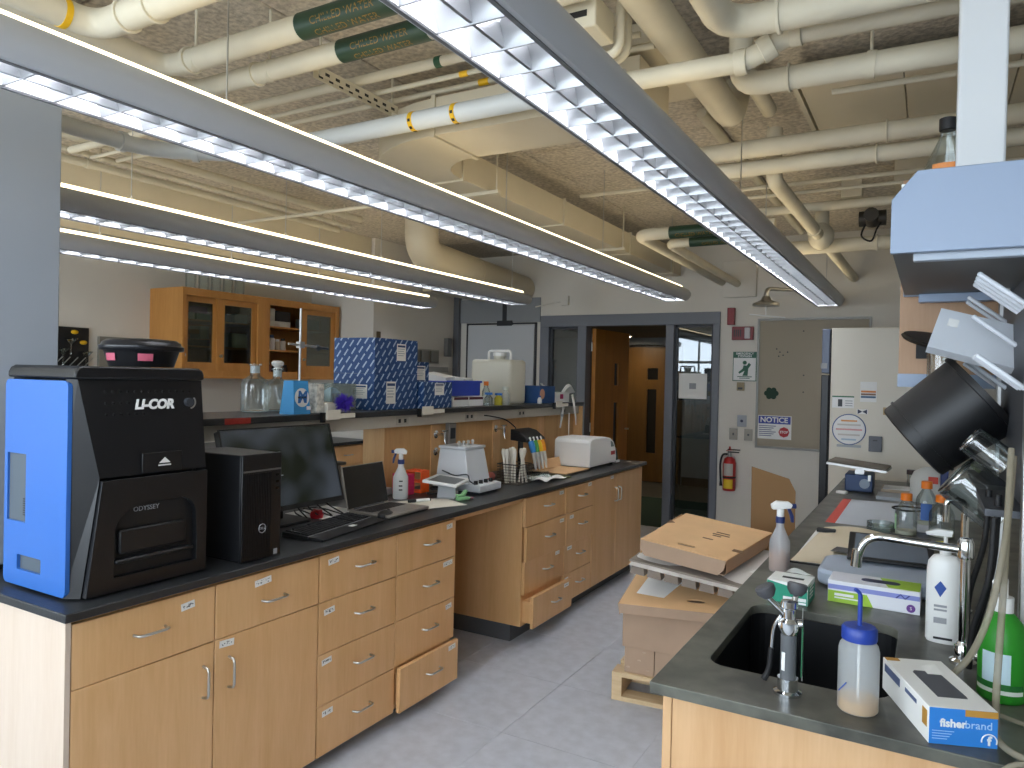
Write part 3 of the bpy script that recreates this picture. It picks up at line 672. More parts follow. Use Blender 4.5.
# small fittings on the back wall near the ceiling
S('junction_box', G().box(-3.62,BY-.05,2.42,-3.53,BY-.001,2.52).tube(path([(-3.62,BY-.02,2.46),(-3.75,BY-.02,2.45),(-3.95,BY-.02,2.41)],.05),.008,8), WALLM, 'small painted junction box with conduit above the glazed screen', 'box')
ch = T('emergency_shower', 'ceiling hung emergency shower with wire hangers left of the board', 'shower', (-1.2,6.6,2.2))
O('shower_head', G().lathe([(.0,.09),(.03,.085),(.045,.05),(.11,.02),(.115,0),(.0,.0)],(-1.26,6.6,2.27),20), STEEL, ch, smooth=50)
O('pipe', G().tube(path([(-1.26,6.6,2.35),(-1.26,6.6,2.42),(-1.05,6.95,2.44),(-1.05,BY-.01,2.44)],.05),.018,10), STEEL, ch, smooth=50)
O('pull_rod', G().cyl((-1.40,6.6,2.20),(-1.10,6.6,2.165),.006,n=6).cyl((-1.26,6.6,2.27),(-1.26,6.6,2.18),.004,n=6), WHITE, ch)
# ------------------------------------------------------------------ shared builders for small things
def plate(outer, holes, t, M):
    """flat plate (local xy, thickness t in +z) with holes"""
    bm = bmesh.new()
    for poly in [outer]+list(holes):
        vs = [bm.verts.new((x,y,0)) for x,y in poly]
        for i in range(len(vs)): bm.edges.new((vs[i], vs[(i+1) % len(vs)]))
    bmesh.ops.triangle_fill(bm, use_beauty=True, use_dissolve=False, edges=bm.edges[:])
    r = bmesh.ops.extrude_face_region(bm, geom=bm.faces[:])
    for v in [e for e in r['geom'] if isinstance(e, bmesh.types.BMVert)]: v.co.z += t
    bmesh.ops.recalc_face_normals(bm, faces=bm.faces[:])
    bmesh.ops.transform(bm, matrix=M, verts=bm.verts[:])
    me = bpy.data.meshes.new('plate'); bm.to_mesh(me); bm.free(); return me
def FX(x, y, z): return AX((x,y,z), (0,1,0), (0,0,1))      # local xy on a face looking toward +x
def FY(x, y, z): return AX((x,y,z), (1,0,0), (0,0,1))      # local xy on a face looking toward -y
LWHITE = mat('print_white', '#e8e8e6', .5)
LGREY = mat('print_grey', '#9a9ca0', .5)
PWHITE = frosted('milky_plastic', '#eef0ee', .78)

# ------------------------------------------------------------------ black and blue gel scanner
sc = T('gel_scanner', 'big black and blue imaging scanner on the near end of the left bench', 'scanner', (-2.39,1.42,ZT))
SBLUE = mat('scanner_blue', '#3169b8', .35); SBLK = mat('scanner_black', '#111215', .36, bump=(500,.04))
O('body', G().box(-2.52,1.212,.925,-2.19,1.632,1.565), SBLK, sc, bevel=.008)
sd = O('side_panel', plate(rrect(-2.525,.922,-2.178,1.560,.02), [[(-2.508,1.12),(-2.40,1.12),(-2.40,1.33),(-2.508,1.33)], rrect(-2.445,.972,-2.31,1.018,.004)], .014, AX((0,1.212,0),(1,0,0),(0,0,1))), SBLUE, sc, bevel=.003)
O('vent_plate', G().box(-2.51,1.205,1.118,-2.398,1.2117,1.332), mat('vent_grey','#4f5a63',.5), sd)
O('recess_grip', G().box(-2.45,1.2085,.97,-2.305,1.2117,1.02), mat('vent_grey','#4f5a63',.5), sd)
for k in range(8): O('vent_slot', G().box(-2.425,1.2035,1.14+.007*k,-2.407,1.2049,1.143+.007*k), BLACK, sd)
capp = [(1.205,1.566),(1.205,1.583),(1.212,1.597),(1.225,1.605),(1.62,1.605),(1.634,1.597),(1.64,1.583),(1.64,1.566)]
O('top_cap', G().prism([(a,b) for a,b in capp], 0, .375, AX((-2.53,0,0),(0,1,0),(0,0,1))), SBLK, sc, smooth=30, bevel=.006)
# sculpted front
g = G()
V = [(-2.192,1.2,.92),(-2.192,1.2,1.25),(-2.192,1.2,1.565), (-2.150,1.228,.92),(-2.138,1.272,1.27),(-2.172,1.222,1.565), (-2.150,1.640,.92),(-2.140,1.640,1.27),(-2.172,1.640,1.565), (-2.192,1.640,.92),(-2.192,1.640,1.27),(-2.192,1.640,1.565)]
g.add(V, [(0,3,4,1),(1,4,5,2),(4,7,8,5),(6,9,10,7),(7,10,11,8),(2,5,8,11),(0,9,6,3),(0,1,2,11,10,9)])
O('upper_bezel', g, SBLK, sc)
arch = [(1.315,.965),(1.315,1.10)] + [(1.315+.09*(1-cos(radians(a))), 1.10+.075*sin(radians(a))) for a in (20,40,60,80)] + [(1.45,1.182),(1.55,1.182)] + [(1.595-.06*(1-sin(radians(a))), 1.125+.057*cos(radians(a))) for a in (15,40,65,85)] + [(1.60,1.05),(1.60,.965)]
outer = [(1.232,.922),(1.638,.922),(1.638,1.262),(1.275,1.262)]
O('lower_bezel', plate(outer, [arch], .022, FX(-2.150,0,0)), SBLK, sc, bevel=.004)
g = G(); ah = [(y*1.0, z) for y, z in arch]
O('arch_recess', G().prism([(y,z) for y,z in arch], 0, .002, FX(-2.1499,0,0)), mat('scanner_deep','#0e0f12',.5), sc)
O('tray_front', G().box(-2.1475,1.335,1.03,-2.134,1.565,1.105), BLACK, sc, bevel=.006)
O('tray_lip', G().box(-2.1475,1.318,1.005,-2.120,1.585,1.018), SBLK, sc, bevel=.005)
text('LI-COR', .042, FX(-2.1552,1.456,1.487) @ XF(rx=-8), LWHITE, sc, ext=.0012, shear=.25, bold=.0018)
text('ODYSSEY', .021, FX(-2.1472,1.43,1.16), LGREY, sc, ext=.0006)
b = O('power_button', G().cyl((-2.165,1.582,1.492),(-2.1485,1.582,1.492),.014,n=20), DKGREY, sc, smooth=40)
O('button_ring', G().tube([(-2.150,1.582+.020*cos(radians(a)),1.492+.020*sin(radians(a))) for a in range(-80,60,14)],.0025,6), STEEL, b)
O('small_drawer', G().box(-2.139,1.405,1.272,-2.1345,1.545,1.335), SBLK, sc, bevel=.002)
O('emblem', G().prism([(1.462,1.30),(1.502,1.30),(1.482,1.318)],0,.001,FX(-2.1344,0,0)).box(-2.1344,1.46,1.291,-2.1334,1.504,1.295), LWHITE, sc)
g = G()
for r_, n_ in ((1.528,13),(1.493,6),(1.458,6)):
    for k in range(n_): g.box(-2.1688,1.30+.024*k,r_-.004,-2.150+.010*(1.505-r_)/.07,1.307+.024*k,r_+.004) if False else g.cyl((-2.20,1.30+.024*k,r_),(-2.1665+(1.565-r_)*.1153,1.30+.024*k,r_),.0035,n=6)
o = O('perforations', g, mat('hole_black','#050506',.9), sc); o['kind'] = 'stuff'
for y in (1.25,1.59):
    for x in (-2.48,-2.24): O('foot', G().cyl((x,y,ZT),(x,y,.9249),.02,n=14), RUBBER, sc)

tb = T('lidded_basin', 'round black lidded basin with pink labels on top of the scanner', 'basin', (-2.33,1.53,1.605))
O('bowl', G().lathe([(.09,.001),(.10,.001),(.117,.055),(.12,.06),(.0,.06)],(-2.33,1.525,1.6055),36), SBLK, tb, smooth=40)
O('lid', G().lathe([(.128,.055),(.132,.060),(.132,.070),(.124,.075),(.121,.083),(.108,.092),(.06,.096),(0,.096)],(-2.33,1.525,1.6055),36), mat('lid_black','#15161b',.3), tb, smooth=40)
for a in (-28,-88):
    M = Matrix.Translation((-2.33,1.525,1.630)) @ Matrix.Rotation(radians(a),4,'Z')
    O('pink_label', G().add([(.1125*cos(t_),.1125*sin(t_),-.004) for t_ in (-.2,-.1,0,.1,.2)]+[(.116*cos(t_),.116*sin(t_),.02) for t_ in (-.2,-.1,0,.1,.2)],[(i,i+1,6+i,5+i) for i in range(4)],M), mat('pink_tape','#c25a70',.6), tb)

# ------------------------------------------------------------------ desktop computer
pc = T('desktop_computer', 'black computer tower standing beside the scanner', 'computer', (-2.25,1.85,ZT))
PCB = mat('pc_black','#121316',.42); PCF = mat('pc_front','#0f1013',.33)
O('case', G().box(-2.41,1.762,.922,-2.112,1.938,1.300), PCB, pc, bevel=.003)
f = O('front_bezel', G().box(-2.1115,1.760,.918,-2.100,1.940,1.302), PCF, pc, bevel=.003)
O('silver_strip', G().box(-2.0999,1.765,1.238,-2.0975,1.935,1.244), mat('pc_strip','#808286',.3,.8), f)
for k in range(17): O('grille_rib', G().box(-2.0999,1.768+.0075*k,.93,-2.0972,1.7715+.0075*k,1.232), PCF, f)
M = FX(-2.0971,1.850,1.03)
O('badge_ring', G().tube([(M @ Vector((.016*cos(radians(a)),.016*sin(radians(a)),.001))) for a in range(0,361,20)],.0013,6), LGREY, f)
text('DELL', .0125, M @ XF((0,0,.0006)), LGREY, f)
for z in (1.215,1.19,1.165): O('port', G().box(-2.0985,1.912,z,-2.0975,1.926,z+.008), BLACKGLOSS, f)
O('sticker', G().box(-2.0974,1.905,.925,-2.0968,1.922,.945), LGREY, f)
for y in (1.785,1.915): O('foot', G().box(-2.39,y-.01,ZT,-2.14,y+.01,.922), RUBBER, pc)

# ------------------------------------------------------------------ monitor
mo = T('computer_monitor', 'wide black flat monitor tilted back behind the keyboard', 'monitor', (-2.56,2.34,ZT))
tilt = XF((-2.46,2.345,.992)) @ Matrix.Rotation(radians(-16.5),4,'Y')
MB = mat('monitor_black','#1a1b1c',.4)
O('housing', G().box(-.035,-.322,0,-.004,.322,.372,tilt), MB, mo, bevel=.005)
O('bezel', plate([(-.325,-.004),(.325,-.004),(.325,.376),(-.325,.376)],[[(-.317,.018),(.317,.018),(.317,.369),(-.317,.369)]],.005, tilt @ FX(-.0035,0,0)), MB, mo)
def screen_mat():
    m = mat('screen_image', '#2b2e2b', .18); nt = m.node_tree; b = nt.nodes['Principled BSDF']
    tc = nt.nodes.new('ShaderNodeTexCoord'); n = nt.nodes.new('ShaderNodeTexNoise'); n.inputs['Scale'].default_value = 5.5; n.inputs['Detail'].default_value = 1
    nt.links.new(tc.outputs['Object'], n.inputs['Vector']); r = nt.nodes.new('ShaderNodeValToRGB')
    r.color_ramp.elements[0].color = lin('#20261c'); r.color_ramp.elements[0].position = .4; r.color_ramp.elements[1].color = lin('#5c6470'); r.color_ramp.elements[1].position = .8
    nt.links.new(n.outputs['Fac'], r.inputs[0]); nt.links.new(r.outputs[0], b.inputs['Emission Color']); b.inputs['Emission Strength'].default_value = .2
    b.inputs['Base Color'].default_value = lin('#0a0a0a'); return m
s_ = O('screen', G().box(-.004,-.317,.018,-.0025,.317,.369,tilt), screen_mat(), mo)
IC = mat('screen_icon','#cfd8df',.5,emit=.5); IC2 = mat('screen_text','#7b8288',.5,emit=.2)
O('login_icon', G().ball((-.0022,-.075,.232),.012,10,.05,1,1,M=tilt).box(-.0024,-.092,.21,-.0018,-.058,.222,tilt), IC, s_)
for k,(w,z) in enumerate(((.05,.195),(.07,.165),(.09,.152),(.06,.138))): O('login_line', G().box(-.0024,-.11,z,-.0018,-.11+w,z+.0035,tilt), IC2, s_)
O('stand_neck', G().box(-2.60,2.30,ZT+.012,-2.57,2.39,1.15), MB, mo, bevel=.004)
O('neck_joint', G().box(-2.572,2.315,1.09,-2.53,2.375,1.16), MB, mo)
O('stand_base', G().prism(rrect(-2.68,2.22,-2.46,2.47,.03),ZT+.0005,ZT+.012), MB, mo, bevel=.002)

# ------------------------------------------------------------------ keyboard, mouse, laptop
kb = T('keyboard', 'black computer keyboard with palm rest lying at the bench edge', 'keyboard', (-2.285,2.40,ZT), rz=9)
KB = mat('keyboard_black','#17181a',.45)
O('tray', G().prism([(-.075,.006),(.055,.006),(.055,.014),(-.075,.024)],-.24,.24,AX((0,0,0),(1,0,0),(0,0,1))).box(-.075,-.24,0,.055,.24,.007), KB, kb, bevel=.002)
O('palm_rest', G().prism([(.056,.0),(.125,.0),(.13,.006),(.12,.011),(.056,.014)],-.24,.24,AX((0,0,0),(1,0,0),(0,0,1))), KB, kb, bevel=.002)
O('edge_strip', G().box(.054,-.24,.0142,.058,.24,.0155), LGREY, kb)
g = G()
for i in range(6):
    for j in range(22):
        if j in (15,19) or (i == 0 and j in (1,6,11)): continue
        x = -.065+.0195*i; y = -.228+.0208*j; z = .0245-.0015*i
        g.box(x,y,z-.004,x+.016,y+.017,z+.004)
o = O('keys', g, mat('key_black','#222326',.5), kb); o['kind'] = 'stuff'
O('note_label', G().box(.075,.02,.0135,.10,.06,.0138), WHITEP, kb)
ms = T('computer_mouse', 'black mouse at the end of the keyboard', 'mouse', (-2.255,2.735,ZT), rz=12)
O('shell', G().lathe([(0,.034),(.02,.032),(.034,.022),(.036,.008),(.033,.001),(0,.001)][::-1],(0,0,0),20,None,.9,1.5), KB, ms, smooth=50)
O('wheel', G().cyl((-.004,.032,.028),(.004,.032,.028),.008,n=12), DKGREY, ms)
lp = T('laptop', 'open silver laptop with a black screen beside the white spray bottle', 'laptop', (-2.33,2.86,ZT), rz=3)
ALU = mat('laptop_alu','#9b958c',.35,.6)
bs = O('base', G().box(-.125,-.165,.004,.125,.165,.018), ALU, lp, bevel=.004)
O('keyboard_well', G().box(-.105,-.145,.0181,.0,.145,.0186), mat('laptop_keys','#3a342f',.5), bs)
g = G()
for i in range(5):
    for j in range(14): g.box(-.102+.0205*i,-.142+.0204*j,.0186,-.085+.0205*i,-.1245+.0204*j,.0200)
o = O('keys', g, mat('laptop_key','#2a2725',.5), bs); o['kind'] = 'stuff'
O('touch_pad', G().box(.02,-.05,.0181,.105,.05,.0184), mat('laptop_pad','#8c867e',.35,.4), bs)
lt = XF((-.128,0,.016)) @ Matrix.Rotation(radians(-12),4,'Y')
ld = O('lid', G().box(-.008,-.165,0,-.001,.165,.215,lt), ALU, lp, bevel=.003)
O('screen', G().box(-.0009,-.160,.006,.0004,.160,.212,lt), mat('laptop_screen','#120c0a',.12), ld)
O('hinge', G().cyl((-.13,-.12,.016),(-.13,.12,.016),.007,n=10), DKGREY, lp)
O('sticker', G().box(.095,.11,.0181,.118,.15,.0184), LGREY, bs)
O('foot_pad', G().box(-.11,-.15,0,.11,.15,.004), RUBBER, lp)

# loose stuff round the keyboard
rcq = T('red_clip_tray', 'small red plastic clip dish behind the keyboard', 'clip dish', (-2.50,2.53,ZT))
O('dish', G().lathe([(.028,.001),(.034,.02),(.031,.02),(.026,.004),(0,.004)],(-2.50,2.53,ZT),16), mat('red_plastic','#a31520',.35), rcq, smooth=40)
for k in range(5): O('clip', G().box(-.02,-.004,0,.02,.004,.03,XF((-2.50+.012*cos(k*2.2),2.53+.014*sin(k*2.2),ZT+.008),ry=20*sin(k*3),rz=50*k)), mat('red_plastic','#a31520',.35), rcq)
S('paper_sheet', G().box(-2.70,2.52,ZT+.0004,-2.44,2.80,ZT+.0014,), WHITEP, 'white sheet lying behind the red clip dish and laptop', 'paper')
cbl = T('cable_tangle', 'black cables hanging below the monitor onto the bench', 'cables', (-2.55,2.55,ZT))
for k in range(4):
    a = 2.44+.06*k
    O('cable', G().tube(smooth_path([(-2.53,a,1.02),(-2.54,a+.01,.97),(-2.50+.02*k,a+.03,ZT+.007),(-2.62,a+.08,ZT+.007),(-2.70,a+.14-.03*k,ZT+.007)],6),.0035,6), RUBBER, cbl, smooth=60)
S('cardboard_pad', G().box(-2.69,2.16,ZT+.0006,-2.49,2.215,ZT+.01), CARD, 'flat cardboard strip under the monitor edge', 'cardboard')

# ------------------------------------------------------------------ spray bottle helper
def trigger_spray(name, label, x, y, h, body_m, liquid=None, facing=0, trig=None, sx=1.0, ink=False):
    t = T(name, label, 'spray bottle', (x,y,ZT), rz=facing, world=False)
    r = .042*sx; k = h/.27
    O('bottle', G().lathe([(0,0),(r*.92,0),(r,.006*k),(r,.10*k),(r*.98,.115*k),(r*.62,.145*k),(r*.40,.165*k),(r*.36,.185*k),(0,.185*k)],(0,0,.0005),28), body_m, t, smooth=50)
    if liquid: O('liquid', G().lathe([(0,.003),(r*.9,.003),(r*.955,.008),(r*.955,.075*k),(0,.075*k)],(0,0,0),24), liquid, t, smooth=40)
    O('collar', G().cyl((0,0,.182*k),(0,0,.205*k),.0185*sx,n=20), trig or mat('navy_plastic','#1d2f63',.4), t, smooth=40)
    O('head', G().cyl((0,0,.205*k),(0,0,.235*k),.013,n=14).prism([(-.03,.232*k),(.035,.238*k),(.04,.252*k),(.028,.262*k),(-.015,.264*k),(-.034,.25*k)],-.013,.013,AX((0,0,0),(1,0,0),(0,0,1))), WHITE, t, bevel=.003)
    O('nozzle', G().cyl((.038,0,.246*k),(.054,0,.246*k),.009,n=12), trig or mat('navy_plastic','#1d2f63',.4), t)
    O('trigger', G().prism([(.022,.238*k),(.034,.238*k),(.046,.21*k),(.047,.185*k),(.038,.185*k),(.033,.21*k)],-.007,.007,AX((0,0,0),(1,0,0),(0,0,1))), trig or mat('navy_plastic','#1d2f63',.4), t, bevel=.002)
    O('dip_tube', G().cyl((0,0,.01),(0,0,.18*k),.003,n=6), WHITE, t)
    return t
t = trigger_spray('spray_bottle', 'white spray bottle with blue trigger next to the laptop', -2.535, 3.20, .285, PWHITE, facing=215)
for k,(w,z) in enumerate(((.03,.098),(.034,.072),(.032,.05))):
    a0 = 95
    O('handwriting', G().add([((.0427)*cos(radians(a0+q*9-w*900/2.)),(.0427)*sin(radians(a0+q*9-w*900/2.)),z+zz) for zz in (0,.007) for q in range(int(w*100)+1)],[(i,i+1,int(w*100)+2+i,int(w*100)+1+i) for i in range(int(w*100))]), INK, t)

# tube racks (orange, magenta)
def rack(label, x, y, m, rz):
    t = T('tube_rack', label, 'tube rack', (x,y,ZT), rz=rz, world=False)
    for z in (.001,.035,.07): O('shelf', plate([(-.05,-.03),(.05,-.03),(.05,.03),(-.05,.03)], [] if z < .01 else [rrect(-.045+.031*i,-.025+.027*j,-.02+.031*i,-.002+.027*j,.008,3) for i in range(3) for j in range(2)], .004, XF((0,0,z))), m, t)
    for sx_ in (-.05,.046): O('end_wall', G().box(sx_,-.03,.0051,sx_+.004,.03,.0345).box(sx_,-.03,.0391,sx_+.004,.03,.0695), m, t)
    return t
rack('orange tube rack behind the white spray bottle', -2.60,3.44, mat('rack_orange','#e8591c',.4), 0).scale = (1.1,1.3,1.75)
rack('magenta tube rack left of the orange rack', -2.615,3.325, mat('rack_pink','#d12a5c',.4), 0).scale = (1.1,1.0,1.6)
S('coiled_cable', G().tube(smooth_path([(-2.50,3.40,ZT+.006),(-2.42,3.46,ZT+.006),(-2.45,3.54,ZT+.02),(-2.53,3.50,ZT+.03),(-2.48,3.42,ZT+.03),(-2.41,3.50,ZT+.03),(-2.47,3.58,ZT+.04),(-2.54,3.53,ZT+.05)],6),.006,8), RUBBER, 'heap of dark coiled cable in front of the orange rack', 'cable', smooth=60)
S('power_strip', G().box(-2.70,3.02,ZT+.001,-2.655,3.28,ZT+.04), mat('strip_grey','#a7a9ab',.4), 'grey power strip behind the spray bottle', 'power strip', bevel=.004)
gb = T('grey_caddy', 'grey plastic basket with a black handle behind the laptop screen', 'basket', (-3.1,2.95,ZT))
O('tub', G().prism([(-3.22,2.85),(-2.98,2.85),(-2.98,3.22),(-3.22,3.22)],ZT+.001,ZT+.15), mat('caddy_grey','#8a8780',.5), gb, bevel=.02)
O('rim', G().box(-3.235,2.835,ZT+.15,-2.965,3.235,ZT+.168), mat('caddy_rim','#5d5a56',.5), gb, bevel=.006)
O('handle', G().tube(path([(-2.985,2.86,ZT+.17),(-2.985,2.86,ZT+.26),(-3.18,2.86,ZT+.26),(-3.18,2.86,ZT+.17)],.05),.009,8), RUBBER, gb, smooth=60)

ps = S('paper_sheet', G().box(-.13,-.16,.0004,.13,.16,.0016,XF((-2.31,3.16,ZT),rz=-25)), mat('paper_cream','#e6dfd0',.8), 'cream paper sheet with a marker on it near the bench edge', 'paper')
mk = T('marker_pen', 'black and white marker lying on the cream paper sheet', 'marker', (-2.32,3.16,ZT+.002))
M = AX((-2.40,3.10,ZT+.0125),(.35,.75,0),(0,0,1))
O('barrel', G().cyl((.035,0,0),(.125,0,0),.0085,n=14,M=M), WHITE, mk, smooth=40); O('cap', G().cyl((0,0,0),(.042,0,0),.0095,n=14,M=M), RUBBER, mk, smooth=40); O('end_plug', G().cyl((.125,0,0),(.132,0,0),.0078,n=14,M=M), RUBBER, mk)

# tilted panel device
pd = T('tilt_panel', 'pale grey tilted panel device with a dark window and sloping foot', 'device', (-2.36,3.40,ZT))
PGR = mat('device_grey','#c3c6c8',.45)
O('foot', G().prism([(-.10,0),(.08,0),(.05,.005),(.0,.075),(-.05,.075)],-.05,.05,AX((-2.36,3.40,ZT+.0006),(.45,-.9,0),(0,0,1))), PGR, pd, bevel=.003)
M = AX((-2.37,3.41,ZT+.085),(.3,-.95,.0),(-.95,-.3,.10)) 
O('frame', plate([(-.14,-.10),(.14,-.10),(.14,.10),(-.14,.10)],[[(-.118,-.08),(.118,-.08),(.118,.08),(-.118,.08)]],.016,M @ XF((0,0,-.014))), WHITE, pd, bevel=.003)
O('window', G().box(-.12,-.082,-.010,.12,.082,.0,M), mat('panel_dark','#5a5c58',.3), pd)

# white tapered instrument
wi = T('white_instrument', 'white tapered instrument tower on a low base with black knobs', 'instrument', (-2.43,3.72,ZT))
IW = mat('instrument_white','#c9cdd0',.4)
O('base', G().prism([(-2.58,3.56),(-2.24,3.56),(-2.24,3.80),(-2.58,3.84)],ZT+.012,ZT+.055), IW, wi, bevel=.006)
O('base_plinth', G().prism([(-2.56,3.58),(-2.26,3.58),(-2.26,3.78),(-2.56,3.82)],ZT,ZT+.0119), DKGREY, wi)
lo, hi = [(-2.60,3.62),(-2.36,3.62),(-2.36,3.86),(-2.60,3.86)], [(-2.585,3.635),(-2.40,3.635),(-2.40,3.85),(-2.585,3.85)]
g = G().add([(x,y,ZT+.0555) for x,y in lo]+[(x,y,ZT+.245) for x,y in hi],[(3,2,1,0),(4,5,6,7),(0,1,5,4),(1,2,6,5),(2,3,7,6),(3,0,4,7)])
O('tower', g, IW, wi, bevel=.006)
O('lid', G().box(-2.592,3.63,ZT+.2455,-2.393,3.857,ZT+.262), IW, wi, bevel=.004)
for k in range(4): O('terminal', G().cyl((-2.46,3.66+.05*k,ZT+.262),(-2.46,3.66+.05*k,ZT+.278),.007,n=10).ball((-2.46,3.66+.05*k,ZT+.284),.011,10), STEEL, wi, smooth=50)
for k in range(4): O('knob', G().cyl((-2.29,3.59+.055*k,ZT+.055),(-2.29,3.59+.055*k,ZT+.075),.013,.011,12), RUBBER, wi, smooth=40)
O('logo', G().cyl((-2.387,3.75,ZT+.15),(-2.384,3.75,ZT+.15),.014,n=14), LGREY, wi)
O('cable', G().tube(smooth_path([(-2.50,3.62,ZT+.10),(-2.50,3.56,ZT+.12),(-2.46,3.50,ZT+.13),(-2.42,3.56,ZT+.10),(-2.34,3.57,ZT+.11),(-2.30,3.54,ZT+.08),(-2.28,3.57,ZT+.056)],6),.004,6), DKGREY, wi, smooth=60)
gc = T('green_clamp', 'light green plastic clamp lying in front of the white instrument', 'clamp', (-2.22,3.40,ZT))
GP = mat('mint_plastic','#8fc48c',.4)
M = XF((-2.225,3.37,ZT+.002),rz=70)
O('jaw', G().prism([(-.05,0),(.03,0),(.04,.012),(.01,.02),(-.05,.022)],-.012,.012,M @ AX((0,0,0),(1,0,0),(0,0,1))), GP, gc, bevel=.003)
O('jaw', G().prism([(-.05,.024),(.0,.022),(.02,.05),(.008,.055),(-.02,.03),(-.05,.034)],-.012,.012,M @ AX((0,0,0),(1,0,0),(0,0,1))), GP, gc, bevel=.003)
O('tip', G().cyl((.042,0,.006),(.062,0,.006),.006,n=10,M=M), mat('wine_red','#7d2436',.4), gc)

# wire basket with white sticks
wb = T('wire_basket', 'square wire mesh basket holding white pipette bulbs', 'basket', (-2.33,4.12,ZT))
g = G(); x0,y0,x1,y1 = -2.41,4.03,-2.25,4.20; hh = .125
for k in range(9):
    u = k/8
    for (a,b) in (((x0,y0),(x1,y0)),((x1,y0),(x1,y1)),((x1,y1),(x0,y1)),((x0,y1),(x0,y0))):
        p = (a[0]+(b[0]-a[0])*u, a[1]+(b[1]-a[1])*u); g.cyl((p[0],p[1],ZT+.002),(p[0],p[1],ZT+hh),.0012,n=4)
for k in range(8):
    z = ZT+.002+hh*k/7; g.tube([(x0,y0,z),(x1,y0,z),(x1,y1,z),(x0,y1,z),(x0,y0,z)],.0016 if k < 7 else .0035,4)
WIRE = mat('wire_dark','#5c5750',.35,.8)
o = O('mesh', g, WIRE, wb)
O('bottom', G().box(x0,y0,ZT+.0003,x1,y1,ZT+.002), WIRE, wb)
PS = mat('ivory','#e3dccd',.5)
for k in range(11):
    a = random.Random(k); bx_, by_ = -2.33+a.uniform(-.065,.065), 4.115+a.uniform(-.065,.065); tx_, ty_ = a.uniform(-.03,.03), a.uniform(-.035,.04)
    tag(O('pipette_bulb', G().tube([(bx_,by_,ZT+.004),(bx_+tx_*.7,by_+ty_*.7,ZT+.15),(bx_+tx_,by_+ty_,ZT+.205),(bx_+tx_*1.05,by_+ty_*1.05,ZT+.225)],[.007,.009,.016,.010],10), PS, None, smooth=60), 'one of the white bulbs standing in the wire basket', 'pipette bulb', 'white bulbs in the wire basket')
S('red_cloth', G().ball((-2.50,4.08,ZT+.03),.045,12,.8,1.3,.7), mat('faded_red','#a85a4c',.8), 'faded red sponge between the white instrument and wire basket', 'sponge', smooth=60)

# pipette stand
pp = T('pipette_stand', 'black pipette stand hung with coloured pipettes', 'pipette stand', (-2.52,4.62,ZT))
O('base', G().prism(rrect(-2.62,4.52,-2.46,4.80,.03),ZT+.0005,ZT+.015), BLACK, pp, bevel=.003)
O('post', G().box(-2.60,4.63,ZT+.015,-2.58,4.68,ZT+.31), BLACK, pp, bevel=.004)
O('holder_bar', G().prism([(-2.60,ZT+.235),(-2.46,ZT+.225),(-2.455,ZT+.245),(-2.53,ZT+.30),(-2.60,ZT+.315)],-4.79,-4.52,AX((0,0,0),(1,0,0),(0,0,1))), BLACK, pp, bevel=.006)
for i,(c,dy) in enumerate((('#2c86c8',0),('#4fa04a',.055),('#f0c022',.11),('#f29a25',.165))):
    y = 4.555+dy; m_ = mat('pip_%s' % c, c, .4)
    t = T('pipette', ('blue','green','yellow','orange')[i]+'-handled pipette hanging on the black stand', 'pipette', (-2.44,y,ZT+.1))
    O('grip', G().tube([(-2.452,y,ZT+.235),(-2.44,y,ZT+.20),(-2.428,y,ZT+.155)],[.018,.020,.016],12,flat=1.15), m_, t, smooth=50)
    O('shaft', G().tube([(-2.428,y,ZT+.155),(-2.415,y,ZT+.09),(-2.405,y,ZT+.035)],[.014,.012,.006],10), PWHITE, t, smooth=50)
    O('plunger', G().cyl((-2.452,y,ZT+.237),(-2.462,y,ZT+.262),.006,n=10), WHITE, t)
S('drooping_cable', G().tube(smooth_path([(-2.685,4.30,1.33),(-2.66,4.34,1.325),(-2.60,4.44,1.30),(-2.57,4.52,1.25),(-2.60,4.60,1.22),(-2.64,4.72,1.12),(-2.66,4.80,ZT+.03),(-2.55,4.84,ZT+.007)],6),.0045,8), RUBBER, 'black power cord drooping from the wiring rail to the pipettes', 'cord', smooth=60)
cw = T('crumpled_wipe', 'crumpled white wipe on the bench in front of the pipettes', 'paper wipe', (-2.26,4.36,ZT))
O('wipe', G().sheet(lambda u,v: (-2.36+.20*u+.02*v, 4.22+.30*v, ZT+.006+.022*abs(sin(6*u+4*v))*(.4+.6*sin(3*v+1)**2)), 10, 12), WHITEP, cw, smooth=60)
bx = T('clear_tray', 'clear plastic tray under the white wipe', 'tray', (-2.34,4.3,ZT))
O('wall', plate([(-2.44,4.22),(-2.24,4.22),(-2.24,4.44),(-2.44,4.44)],[[(-2.435,4.225),(-2.245,4.225),(-2.245,4.435),(-2.435,4.435)]],.05,XF((0,0,ZT+.001))), GLASS, bx)
fc = T('folded_carton', 'flattened brown cardboard carton beside the white toaster-like instrument', 'cardboard', (-2.4,4.9,ZT))
O('panel', G().box(-2.50,4.62,ZT+.012,-2.20,5.02,ZT+.018,), CARD, fc)
O('flap', G().box(0,0,0,.006,.36,.07,XF((-2.44,4.66,ZT+.0185),ry=-14)), CARD, fc)
O('lower_flap', G().box(-2.48,4.68,ZT+.001,-2.24,4.98,ZT+.006), RUBBER, fc)
S('green_pad', G().box(-2.30,4.48,ZT+.0006,-2.15,4.60,ZT+.010), mat('olive_pad','#5c5f38',.8), 'olive green pad beside the flattened carton', 'pad')

